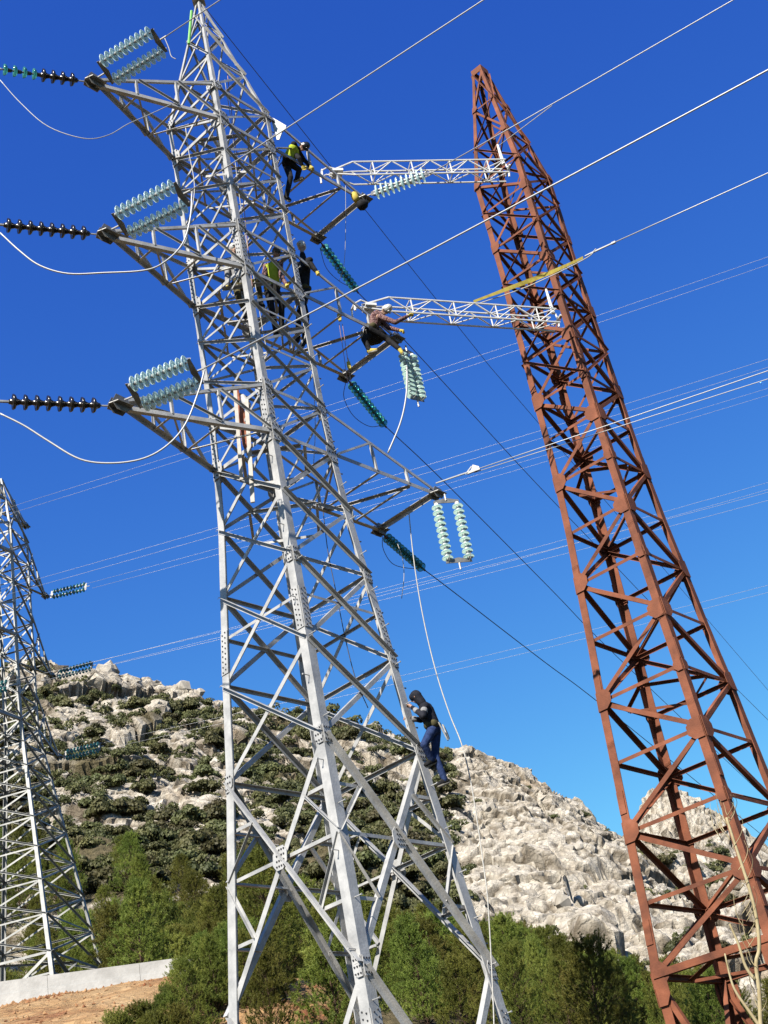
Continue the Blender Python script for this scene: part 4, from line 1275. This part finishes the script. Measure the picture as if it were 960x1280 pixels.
def person(label, J, face, upper, lower, boots, headgear, glove=None, vest=None, belt=True, hood=False, stripes=False):
    root = tag(empty('person', J['pelvis']), label, 'person')
    pel, che, nec, hea = J['pelvis'], J['chest'], J['neck'], J['head']
    spine = (che - pel).normalized()
    lat = face.cross(spine).normalized()                 # towards the person's right
    for s, k in ((1, 'R'), (-1, 'L')):
        J.setdefault('sh' + k, che + spine * .10 + lat * (s * .17)); J.setdefault('hi' + k, pel + lat * (s * .09) - spine * .04)
    hu = (hea - nec).normalized()
    fc = (face - hu * face.dot(hu)).normalized(); hl = fc.cross(hu)
    body = [(pel, che, .12, .13), (che, nec, .11, .055), (nec, hea, .05, .052),
            (hea - fc * .012, hea + hu * .035 - fc * .015, .088, .092), (hea + fc * .045 - hu * .055, hea + fc * .05 - hu * .075, .045, .034),
            (hea + fc * .092 + hu * .01, hea + fc * .108 - hu * .022, .008, .015), (hea + hl * .088, hea + hl * .09 - hu * .02, .018, .014), (hea - hl * .088, hea - hl * .09 - hu * .02, .018, .014),
            (hea + fc * .088 - hu * .052 - hl * .018, hea + fc * .088 - hu * .052 + hl * .018, .009, .009)]
    jack = [(pel + spine * .02, che, .145, .155), (che, che + spine * .08, .15, .12), (J['shL'], J['shR'], .085, .085), (pel + lat * .05, che + lat * .07, .10, .11), (pel - lat * .05, che - lat * .07, .10, .11), (che + spine * .1, nec + spine * .02, .09, .07)]
    trou = [(pel + spine * .04, pel - spine * .03, .135, .13)]
    shoe = []; sole = []
    for k in 'LR':
        sh, el, ha, hi, kn, an = (J[a + k] for a in ('sh', 'el', 'ha', 'hi', 'kn', 'an'))
        to = J['to' + k]
        fore = (ha - el).normalized()
        body += [(che, sh, .09, .06), (sh, el, .05, .042), (el, ha, .042, .03), (pel, hi, .11, .08), (hi, kn, .075, .055), (kn, an, .050, .036)]
        body += hand(ha, fore, J.get('cu' + k, fc))
        jack += [(sh, el, .072, .06), (el, ha - fore * .02, .06, .045)]
        trou += [(hi, kn, .10, .075), (kn, an, .073, .062)]
        ft = (to - an).normalized()
        heel = an - ft * .05 + (an - kn).normalized() * .04
        dn = (an - kn).normalized(); tof = an + ft * .15 + dn * .035
        shoe += [(an - dn * .10, an, .060, .056), (an - ft * .04 + dn * .03, tof, .050, .044), (an, tof, .052, .040)]
        sole += [(an - ft * .05 + dn * .062, tof + dn * .03, .034, .033), (an + ft * .06 + dn * .066, tof + dn * .03, .038, .036)]
        if glove: fused('glove', [(a, b, r0 + .004, r1 + .004) for a, b, r0, r1 in hand(ha, fore, J.get('cu' + k, fc))], glove, root, .008, 2)
    fused('body', body, M_skin, root, .0095, 2)
    ja = fused('jacket', jack, upper, root, .013, 5)
    if stripes:
        for k in 'LR':
            for a, b, t in (('sh', 'el', .45), ('el', 'ha', .62)):
                p = J[a + k].lerp(J[b + k], t); d = (J[b + k] - J[a + k]).normalized()
                fused('reflective_band', [(p - d * .02, p + d * .02, .072 if a == 'sh' else .058, .072 if a == 'sh' else .058)], M_grey_cloth, ja, .009, 1)
    fused('trousers', trou, lower, root, .013, 5)
    fused('boots', shoe, boots, root, .012, 3)
    fused('boot_soles', sole, M_sole, root, .012, 2)
    for s in (1, -1):
        fused('eye', [(hea + fc * .083 + hl * (.032 * s) + hu * .018, hea + fc * .086 + hl * (.032 * s) + hu * .018, .010, .010)], M_black, root, .005, 0)
    if hood:
        fused('hood', [(hea - fc * .02, hea + hu * .03 - fc * .02, .108, .106), (nec - fc * .03, hea - fc * .02, .09, .10), (hea + fc * .02 + hu * .045, hea + fc * .045 + hu * .045, .092, .078)], headgear, root, .012, 3)
    else:
        he = fused('helmet', [(hea + hu * .055, hea + hu * .085, .112, .105), (hea - fc * .02 + hu * .04, hea - fc * .03 + hu * .02, .108, .10)], headgear, root, .011, 3)
        fused('helmet_brim', [(hea + hu * .055 + fc * .06, hea + hu * .045 + fc * .135, .05, .03), (hea + hu * .05 + fc * .1 + hl * .04, hea + hu * .05 + fc * .1 - hl * .04, .03, .03)], headgear, he, .01, 2)
    if vest:
        fused('vest', [(pel + spine * .10, che, .155, .168), (pel + spine * .10 + lat * .05, che + lat * .07, .115, .125), (pel + spine * .10 - lat * .05, che - lat * .07, .115, .125), (che + lat * .1, che - lat * .1, .135, .135)], vest, root, .013, 4)
    if belt:
        r = pel + spine * .05
        hb = fused('harness', [(r + lat * .10 + face * .06, r - lat * .10 + face * .06, .085, .085), (r + lat * .10 - face * .06, r - lat * .10 - face * .06, .085, .085)], M_olive, root, .012, 2)
        mb = MB(); q = r - face * .16
        mb.tube(spline([q + lat * .12, q + lat * .10 - spine * .22, q + lat * .02 - spine * .36, q - lat * .03 - spine * .22, q - lat * .10], 5), .014, 6)
        mb.tube(spline([q + lat * .16, q + lat * .2 - spine * .15, q + lat * .16 - spine * .3, q + lat * .1 - spine * .2], 5), .011, 6); mb.build('lanyard', M_rope, hb)
    return root

def P_(x, y, d): return at(x, y, d)
# the man climbing the right-hand leg
D = 24.95
XC = -7
person('hooded man in dark jacket and blue jeans climbing the lattice leg', dict(
    head=P_(527 + XC, 871.5, D), neck=P_(533 + XC, 880, D), chest=P_(540 + XC, 889, D), pelvis=P_(549 + XC, 910, D),
    shL=P_(538 + XC, 883, D - .18), elL=P_(536 + XC, 895, D - .30), haL=P_(522 + XC, 884, D - .08), shR=P_(542 + XC, 884, D + .18), elR=P_(533 + XC, 900, D + .26), haR=P_(520 + XC, 898, D + .22),
    hiL=P_(547 + XC, 913, D - .10), knL=P_(537 + XC, 931, D - .24), anL=P_(547 + XC, 950, D - .06), toL=P_(538 + XC, 954, D - .10),
    hiR=P_(552 + XC, 914, D + .09), knR=P_(551 + XC, 945, D + .02), anR=P_(563 + XC, 975, D + .06), toR=P_(553 + XC, 979, D + .02)),
    V(-0.95, 0.3, 0), M_navy, M_jeans, M_black, M_navy, None, None, True, True, True)
# the man bent over the topmost square arm
D = 25.75
person('man in hi-vis vest and black helmet bending over the topmost square crossarm', dict(
    head=P_(379, 184, D), neck=P_(373, 187, D), chest=P_(366, 190, D), pelvis=P_(359, 203, D),
    elL=P_(374, 198, D - .3), haL=P_(378, 207, D - .2), elR=P_(380, 200, D + .3), haR=P_(388, 208, D + .25),
    knL=P_(363, 222, D - .2), anL=P_(358, 246, D - .15), toL=P_(365, 250, D - .2), knR=P_(374, 212, D + .15), anR=P_(371, 224, D + .12), toR=P_(379, 221, D + .1)),
    V(0.8, 0.1, -0.6), M_black, M_black, M_black, M_helmet_b, M_glove_y, M_hivis)
# the man lying over the middle square arm
D = 27.0
person('man in plaid shirt leaning out along the lower white boom', dict(
    head=P_(482, 388, D - .1), neck=P_(476, 393, D - .05), chest=P_(470, 397, D), pelvis=P_(465, 413, D),
    shR=P_(476, 396, D - .2), elR=P_(494, 403, D - .35), haR=P_(510, 395, D - .2), shL=P_(474, 398, D + .2), elL=P_(486, 410, D + .2), haL=P_(500, 413, D + .1),
    knL=P_(455, 424, D - .1), anL=P_(462, 438, D - .15), toL=P_(470, 436, D - .2), knR=P_(484, 424, D + .1), anR=P_(499, 436, D), toR=P_(503, 443, D - .05)),
    V(0.9, -0.3, -0.2), M_plaid, M_black, M_glove_y, M_helmet_w, M_glove_y)
bag = tag(empty('tool_bag', at(466, 420, 27.1)), 'bulky black tool bag hanging under the man on the middle square crossarm', 'bag')
c = at(465, 419, 27.15)
mb = MB(); mb.tube([c + V(-.2, 0, .06), c + V(-.16, 0, .05), c, c + V(.2, 0, -.06), c + V(.34, 0, -.1)], [.08, .2, .26, .2, .06], 10); mb.build('bag_body', M_black, bag, True)
mb = MB(); mb.tube(spline([c + V(-.15, 0, .2), c + V(0, 0, .42), c + V(.18, 0, .15)], 5), .018, 6); mb.build('bag_handle', M_black, bag)
# the crew inside the body at the middle arm
D = 25.7
person('man all in black standing behind the right leg at the middle crossarm', dict(
    head=P_(377, 309, D), neck=P_(378, 319, D), chest=P_(380, 333, D), pelvis=P_(379, 364, D),
    elR=P_(389, 330, D - .25), haR=P_(396, 340, D - .3), elL=P_(371, 345, D - .2), haL=P_(364, 352, D - .3),
    knL=P_(374, 392, D - .15), anL=P_(372, 425, D - .1), toL=P_(368, 430, D - .25), knR=P_(383, 395, D + .05), anR=P_(380, 428, D + .05), toR=P_(377, 434, D - .1)),
    V(-0.5, -0.8, -0.1), M_black, M_black, M_black, M_helmet_w, M_glove_y)
D = 25.1
person('crouching man in black helmet with hi-vis vest inside the pylon body', dict(
    head=P_(345, 317, D), neck=P_(343, 325, D), chest=P_(341, 336, D), pelvis=P_(340, 362, D),
    elR=P_(330, 345, D - .25), haR=P_(332, 358, D - .4), elL=P_(352, 346, D - .2), haL=P_(358, 356, D - .35),
    knL=P_(352, 380, D - .3), anL=P_(352, 408, D - .1), toL=P_(348, 414, D - .25), knR=P_(340, 388, D - .3), anR=P_(345, 415, D - .1), toR=P_(341, 420, D - .25)),
    V(-0.2, -0.9, -0.2), M_plaid, M_black, M_black, M_helmet_b, M_glove_y, M_hivis)
D = 24.75
person('man in grey top and olive trousers kneeling behind the near leg', dict(
    head=P_(292, 312, D), neck=P_(293, 321, D), chest=P_(294, 333, D), pelvis=P_(300, 356, D),
    elR=P_(284, 345, D - .2), haR=P_(284, 358, D - .3), elL=P_(303, 345, D - .2), haL=P_(312, 350, D - .3),
    knL=P_(322, 352, D - .2), anL=P_(326, 378, D), toL=P_(331, 382, D - .1), knR=P_(298, 372, D - .3), anR=P_(308, 392, D - .05), toR=P_(304, 396, D - .15)),
    V(0.5, -0.8, -0.1), M_grey_cloth, M_olive, M_black, M_helmet_w, M_glove_y)

# ------------------------------------------------------------------ vegetation
def blades(C, D, ln, wd, rg):        # triangles: base centre C, direction D
    n = len(C)
    D = D / np.linalg.norm(D, axis=1, keepdims=True)
    R = rg.normal(size=(n, 3)); S = np.cross(D, R); S /= np.linalg.norm(S, axis=1, keepdims=True) + 1e-9
    ln = ln * rg.uniform(.7, 1.25, (n, 1)); w = wd * rg.uniform(.7, 1.3, (n, 1))
    v = np.stack([C - S * w / 2, C + S * w / 2, C + D * ln], 1).reshape(-1, 3)
    return v, np.arange(3 * n).reshape(-1, 3)
def pine_meshes(seed, h=5.0, rmax=1.55, nclump=150):
    rg = np.random.default_rng(seed)
    mb = MB()
    lean = rg.normal(0, .05, 2)
    tr = lambda z: V(lean[0] * z * z / h + .06 * sin(z * 1.7 + seed), lean[1] * z * z / h + .05 * cos(z * 1.3 + seed), z)
    N = 9
    mb.tube([tr(h * .97 * i / N) for i in range(N + 1)], [max(.012, .09 * (1 - i / (N + .3))) for i in range(N + 1)], 6)
    Cs, Ds = [], []
    lob = rg.uniform(.72, 1.25, (6, 5))                  # uneven outline: one factor per sector and storey
    ang = rg.uniform(0, 6.28)
    for c_i in range(nclump):
        f = .08 + .90 * ((c_i + rg.random()) / nclump) ** 1.12
        ang += 2.39996 + rg.normal(0, .3)
        k = lob[int((ang % 6.283) / 6.284 * 6), min(int(f * 5), 4)]
        R = rmax * min(1, .58 + 2.0 * f) * (1 - f) ** .50 * k + .05
        L = R * rg.uniform(.5, 1.05)
        el = radians(rg.uniform(12, 30) + 28 * f)
        d = V(cos(ang) * cos(el), sin(ang) * cos(el), sin(el))
        p0 = tr(max(h * f - L * .45, .05 * h)); e = p0 + d * L
        e = e + V(0, 0, .12 * L)
        mb.tube([p0, p0.lerp(e, .55) - V(0, 0, .03), e], [.020 * (1.15 - f), .012 * (1.1 - f) + .003, .004], 4, False)
        # a tuft of twigs at the branch end, each twig a bottle brush of needles
        for t_i in range(int(rg.integers(6, 10))):
            q = e + V(*(rg.normal(size=3) * np.array([.20, .20, .13]) * (1.15 - .45 * f)))
            td = (V(d.x, d.y, d.z) * .7 + V(0, 0, .75) + V(*(rg.normal(size=3) * .45))).normalized()
            tl = rg.uniform(.16, .32)
            n = int(rg.integers(26, 42))
            u = rg.uniform(0, 1, (n, 1))
            C = np.array(q)[None] + np.array(td)[None] * tl * (u - .3)
            nd = np.array(td)[None] * .75 + rg.normal(size=(n, 3)) * .62
            Cs.append(C); Ds.append(nd)
    k = 70
    Cs.append(np.array(tr(h * .96))[None] + rg.normal(size=(k, 3)) * np.array([.05, .05, .16])); Ds.append(rg.normal(size=(k, 3)) * .4 + np.array([0, 0, 1])[None])
    v, f = blades(np.concatenate(Cs), np.concatenate(Ds), .115, .024, rg)
    crown = np_mesh('pine_crown', v, f, M_needle)
    trunk = mesh('pine_trunk', mb.v, mb.f, M_bark)
    return trunk, crown
PINES = [pine_meshes(100 + i, 5.0, r) for i, r in enumerate((1.5, 1.8, 2.0, 1.7, 2.1, 1.4, 1.85))]
FOREST_TOP = ([-200, 0, 60, 110, 150, 250, 330, 400, 500, 560, 600, 640, 680, 720, 760, 800, 830, 960, 1200], [985, 1010, 1020, 1040, 1040, 1050, 1066, 1100, 1120, 1132, 1142, 1132, 1160, 1170, 1188, 1196, 1198, 1212, 1220])
rnd = random.Random(11)
pines = []
def crowded(store, x, y, dist, cell=4.0):
    i, j = int(x // cell), int(y // cell)
    for a in (-1, 0, 1):
        for b in (-1, 0, 1):
            for o in store.get((i + a, j + b), ()):
                if dist(o): return True
    return False
def put(store, x, y, o, cell=4.0):
    store.setdefault((int(x // cell), int(y // cell)), []).append(o)
pstore = {}
def try_pine(x, y, h, force=False):
    z = grid_z(x, y)
    top = V(x, y, z + h)
    px, py = pix(top); bx, by = pix(V(x, y, z))
    if not force:
        if py < np.interp(px, *FOREST_TOP) + rnd.uniform(-4, 10): return False
        if py > 1300 or px < -160 or px > 1120: return False
        if math.hypot(x - A.c.x, y - A.c.y) < 4.6 or math.hypot(x - B.c.x, y - B.c.y) < 4.0 or math.hypot(x - cx, y - cy) < 6.0: return False
        if y < 49.5 and x < -7.0: return False
        if y < 51 and abs(bx - 392) < 42 and py < 1275: return False
        if 47 < y < 54 and x < -12.5: return False
        if crowded(pstore, x, y, lambda o: math.hypot(x - o[0], y - o[1]) < 1.45 + .0125 * y): return False
    pines.append((x, y, z, h, px, py, by - py))
    put(pstore, x, y, (x, y))
    return True
# the ones whose tops the photograph fixes: beside the wall and at the foot of the two pylons
for tx, ty, yy in ((262, 1110, 45.5), (205, 1240, 37.5), (180, 1252, 37), (238, 1222, 39), (288, 1180, 44), (318, 1204, 43.5), (343, 1222, 42.5), (302, 1236, 41.5), (446, 1182, 46), (482, 1152, 46.5), (530, 1150, 46), (572, 1158, 47), (622, 1146, 48), (664, 1172, 46), (702, 1168, 49), (742, 1192, 48), (782, 1196, 50), (822, 1204, 49), (870, 1215, 50), (912, 1224, 50), (955, 1226, 50), (640, 1215, 43), (700, 1228, 43), (592, 1206, 44), (762, 1236, 43), (545, 1216, 43), (500, 1214, 42.5), (840, 1246, 44), (160, 1262, 36), (192, 1250, 37), (220, 1238, 38), (250, 1206, 42), (272, 1200, 43.5), (226, 1252, 37), (256, 1238, 41), (282, 1228, 42), (150, 1274, 36), (194, 1266, 36.5), (236, 1262, 40), (272, 1260, 40), (310, 1248, 40.5), (338, 1246, 41), (432, 1226, 43), (458, 1214, 43), (442, 1256, 41), (335, 1190, 45)):
    r_ = ray(tx, ty)
    h_ = r_.z * yy - grid_z(r_.x * yy, yy)
    try_pine(r_.x * yy, yy, max(h_, 2.2), True)
for yy0, yy1, n, h0, h1 in ((37, 50, 2500, 2.2, 5.0), (50, 66, 5000, 2.6, 5.6), (66, 84, 6000, 3.0, 5.4), (84, 120, 14000, 2.8, 5.2)):
    for _ in range(n):
        y = rnd.uniform(yy0, yy1)
        x = rnd.uniform(-.46, .30) * y
        try_pine(x, y, rnd.uniform(h0, h1))
pines.sort(key=lambda t: -t[6])
pines = pines[:295]
for i, (x, y, z, h, px, py, s) in enumerate(pines):
    tr, cr = PINES[i % len(PINES)]
    k = h / 5.0; kw = max(k, .42) * rnd.uniform(.9, 1.2)
    root = empty('pine_tree', (x, y, z - .1)); root.scale = (kw, kw, k); root.rotation_euler = (0, 0, rnd.uniform(0, 6.28))
    if y < 47.3 and x < -5.2: lab, g = 'young pine growing on the ochre bank before the concrete wall', 'pines before the wall'
    elif px < 130: lab, g = 'green pine in the wood behind the terrace pylon', 'pines behind the terrace pylon'
    elif px < 285: lab, g = 'green pine in the wood above the concrete wall beside the terrace pylon', 'pines above the wall'
    elif px < 640: lab, g = ('tall' if h > 4.6 else 'low') + ' green pine in the wood behind the feet of the grey pylon', 'pines behind the grey pylon'
    elif px < 795: lab, g = 'green pine in the wood between the grey pylon and the red pylon', 'pines between the pylons'
    else: lab, g = 'green pine in the wood behind the feet of the red pylon', 'pines behind the red pylon'
    tag(root, lab, 'pine tree', g)
    for nm, me in (('trunk', tr), ('crown', cr)):
        o = bpy.data.objects.new(nm, me); col.objects.link(o); o.parent = root

# scrub on the mountain
def shrub_arrays(seed, n, fat=1.0):
    rg = np.random.default_rng(seed)
    lob = rg.uniform(-1, 1, (9, 3)) * np.array([.75, .75, .22]) + np.array([0, 0, .42]); lr = rg.uniform(.38, .62, 9)
    i = rg.integers(0, 9, n)
    d = rg.normal(size=(n, 3)); d /= np.linalg.norm(d, axis=1, keepdims=True)
    d[:, 2] = np.abs(d[:, 2]) * 1.0 - .15
    C = lob[i] + d * (lr[i] * rg.uniform(.72, 1.03, n))[:, None]
    C[:, 2] = np.maximum(C[:, 2], -.15)
    t = d + rg.normal(size=(n, 3)) * .5; t /= np.linalg.norm(t, axis=1, keepdims=True)
    s = np.cross(t, rg.normal(size=(n, 3))); s /= np.linalg.norm(s, axis=1, keepdims=True)
    q = np.cross(t, s)
    sz = rg.uniform(.05, .10, (n, 1)) * fat
    v = np.stack([C - s * sz - q * sz * .7, C + s * sz - q * sz * .7, C + s * sz * .6 + q * sz, C - s * sz * .6 + q * sz], 1)
    return v.reshape(-1, 3)
SHR = []
for i in range(6):
    v = shrub_arrays(300 + i, 1500)
    SHR.append(np_mesh('shrub_foliage', v, np.arange(len(v)).reshape(-1, 4), M_shrub))
sh, sstore = [], {}
NT = 60000
ry = np.where(rng.random(NT) < .92, rng.uniform(76, 202, NT), rng.uniform(205, 270, NT)); rx = rng.uniform(-.47, .32, NT) * ry
rp = fbm(rx / 9.0, ry / 9.0, 131, 4)
for x, y, pt in zip(rx.tolist(), ry.tolist(), rp.tolist()):
    z = grid_z(x, y)
    px, py = pix(V(x, y, z))
    if py > np.interp(px, *FOREST_TOP) + (75 if px < 560 else 25): continue
    am = float(veg_amount(np.array(px), np.array(py)))
    if pt > 0.405 + (am - 0.5) * 0.42 and rnd.random() > (.05 if am > .3 else .006): continue
    r = rnd.uniform(.65, 1.75) * (1 if am > .3 else .7)
    if crowded(sstore, x, y, lambda o: math.hypot(x - o[0], (y - o[1]) * .8) < (r + o[2]) * .56): continue
    sh.append((x, y, z, r, px, py)); put(sstore, x, y, (x, y, r))
    if len(sh) > 1700: break
vis = sorted([s for s in sh if -20 < s[4] < 980], key=lambda s: -s[3] / s[1])
big, rest = vis[:280], vis[280:] + [s for s in sh if not -20 < s[4] < 980]
for i, (x, y, z, r, px, py) in enumerate(big):
    o = bpy.data.objects.new('shrub', SHR[i % 6]); col.objects.link(o)
    o.location = (x, y, z - .15 * r); o.scale = (r, r * rnd.uniform(.85, 1.15), r * rnd.uniform(.85, 1.2)); o.rotation_euler = (0, 0, rnd.uniform(0, 6.28))
    hgt = 'high up near the ridge' if y > 165 else ('halfway up' if y > 112 else 'low down by the pine wood')
    sz = 'large' if r > 1.35 else 'small'
    if y > 205: tag(o, 'dark olive shrub at the foot of the rocky peak behind the red pylon', 'shrub', 'shrubs below the peak')
    elif px < 545: tag(o, '%s dark olive shrub %s on the overgrown mountainside' % (sz, hgt), 'shrub', 'shrubs on the overgrown slope, ' + sz + ', ' + hgt)
    else: tag(o, 'dark olive shrub %s on the bare limestone flank' % hgt, 'shrub', 'shrubs on the bare slope, ' + hgt)
lowp = [shrub_arrays(400 + i, 420, 1.2) for i in range(5)]
vv = []
for i, (x, y, z, r, *_ ) in enumerate(rest):
    a = rnd.uniform(0, 6.28); ca, sa = cos(a), sin(a)
    v = lowp[i % 5] * np.array([1.0, 1.0, 1.1]) * r
    v = np.stack([v[:, 0] * ca - v[:, 1] * sa + x, v[:, 0] * sa + v[:, 1] * ca + y, v[:, 2] + z - .12 * r], -1)
    vv.append(v)
if vv:
    vv = np.concatenate(vv)
    o = link('scrub', np_mesh('scrub', vv, np.arange(len(vv)).reshape(-1, 4), M_shrub))
    tag(o, 'olive maquis scrub covering the limestone mountainside', 'scrub', None, 'stuff')

# ------------------------------------------------------------------ crags and boulders
M_rock = noisy('pale_limestone', (0.36, 0.32, 0.26), (0.66, 0.61, 0.54), 0.5, rough=0.95, bump=0.9, bscale=1.6, spec=0.1, detail=9, lo=0.36, hi=0.58)
def crag(cpx, size, label, grp, seed, n=4):
    rg = random.Random(seed)
    bm = bmesh.new()
    for k in range(n):
        off = V(rg.uniform(-.5, .5), rg.uniform(-.4, .4), rg.uniform(-.35, .25)) * (size if n > 1 else 0)
        s = size * rg.uniform(.45, .7)
        vs = []
        for _ in range(26):
            d = V(rg.gauss(0, 1), rg.gauss(0, 1), rg.gauss(0, 1)).normalized()
            vs.append(bm.verts.new(off + V(d.x * s * rg.uniform(.8, 1), d.y * s * .8, d.z * s * rg.uniform(.75, 1.05))))
        r = bmesh.ops.convex_hull(bm, input=vs)
        bmesh.ops.delete(bm, geom=list({g for g in list(r['geom_interior']) + list(r['geom_unused']) if isinstance(g, bmesh.types.BMVert)}), context='VERTS')
    me = bpy.data.meshes.new('boulder'); bm.to_mesh(me); bm.free(); me.materials.append(M_rock)
    o = bpy.data.objects.new('boulder', me); col.objects.link(o); o.location = cpx
    tag(o, label, 'boulder', grp)
for k, (x, y, d, s, lab) in enumerate(((132, 838, 197, 2.7, 'tall pale crag crowning the ridge behind the terrace pylon'), (150, 850, 195, 1.7, 'rounded pale boulder beside the tall crag on the ridge'), (222, 866, 197, 2.4, 'blocky pale crag on the ridge next to the grey pylon'), (243, 868, 197, 2.0, 'square pale crag at the end of the ridge blocks'), (85, 850, 194, 2.3, 'low pale outcrop on the ridge behind the terrace pylon'))):
    crag(at(x, y, d), s, lab, 'crags on the ridge', 500 + k)
bc = 0
for _ in range(4000):
    y = rnd.uniform(84, 196); x = rnd.uniform(-.40, .26) * y
    z = grid_z(x, y); px, py = pix(V(x, y, z))
    if py > np.interp(px, *FOREST_TOP) - 6 or not -10 < px < 970: continue
    if rnd.random() > (.8 if px < 545 else .35): continue
    s = rnd.uniform(.5, 1.35)
    hgt = 'high up near the ridge' if y > 165 else ('halfway up' if y > 112 else 'low down by the pine wood')
    crag(V(x, y, z + s * .15), s, ('pale boulder among shrubs %s on the mountainside' if px < 545 else 'pale boulder %s on the bare limestone flank') % hgt, ('boulders among shrubs, ' if px < 545 else 'boulders on the bare slope, ') + hgt, 600 + bc, rnd.choice((1, 2, 3)))
    bc += 1
    if bc >= 110: break

# ------------------------------------------------------------------ dry reed in the foreground
reed = tag(empty('dry_reed', at(952, 1300, 7.0)), 'tall dry bare reed stalk with pale twigs before the red pylon', 'reed')
def stalk(P, r0, r1, nm='stalk', d0=7.0, d1=7.0):
    pts = spline(px_path(P, d0, d1), 4)
    mb = MB(); n = len(pts)
    mb.tube(pts, [r0 + (r1 - r0) * i / (n - 1) for i in range(n)], 7); return mb.build(nm, M_reed, reed, True)
stalk([(962, 1420), (955, 1330), (951, 1285), (949, 1240), (945, 1205), (949, 1185), (946, 1150), (938, 1115), (927, 1080), (917, 1050), (908, 1022)], .012, .007)
stalk([(951, 1285), (935, 1262), (920, 1240), (913, 1222), (906, 1192)], .009, .004, 'twig')
stalk([(944, 1225), (932, 1208), (923, 1180), (912, 1155)], .009, .005, 'twig')
tw = random.Random(5)
for k in range(30):
    t = tw.random()
    x0 = 950 - 44 * t ** 1.2 + tw.uniform(-3, 3); y0 = 1270 - 255 * t
    if k % 3 == 0: x0, y0 = 908 + tw.uniform(-8, 8), 1030 + tw.uniform(-12, 22)
    s = tw.choice((-1, 1)); L = tw.uniform(14, 42)
    stalk([(x0, y0), (x0 + s * L * .25, y0 - L * .4), (x0 + s * L * .35, y0 - L * .8), (x0 + s * L * .30 - 3, y0 - L * 1.15)], .0022, .0008, 'twig', 7.0, 7.0 + tw.uniform(-.15, .15))

# ------------------------------------------------------------------ loose clods on the ochre bank
M_clod = noisy('ochre_clods', (0.30, 0.11, 0.05), (0.60, 0.38, 0.20), 0.9, rough=0.95, spec=0.1)
cl = MB(); cr = random.Random(3)
for k in range(800):
    if k % 3 == 0:                                       # the ridge of red spoil left along the wall foot
        t = cr.uniform(0, 1); p = wa + wd * (wl * t) + wnrm * cr.uniform(.1, 1.1)
    else:
        yy = cr.uniform(34, 47.5); p = V(cr.uniform(-.36, -.10) * yy, yy, 0)
    p.z = grid_z(p.x, p.y)
    r = cr.uniform(.025, .08) * (1.4 if k % 3 == 0 else 1)
    ds = [V(1, 0, 0), V(0, 1, 0), V(-1, 0, 0), V(0, -1, 0), V(0, 0, 1), V(0, 0, -1)]
    cl.add([p + d * (r * cr.uniform(.6, 1.3)) + V(cr.uniform(-.3, .3), cr.uniform(-.3, .3), 0) * r for d in ds], [(0, 1, 4), (1, 2, 4), (2, 3, 4), (3, 0, 4), (1, 0, 5), (2, 1, 5), (3, 2, 5), (0, 3, 5)])
tag(cl.build('soil_clods', M_clod), 'red and ochre clods strewn over the excavated bank below the wall', 'clods', None, 'stuff')
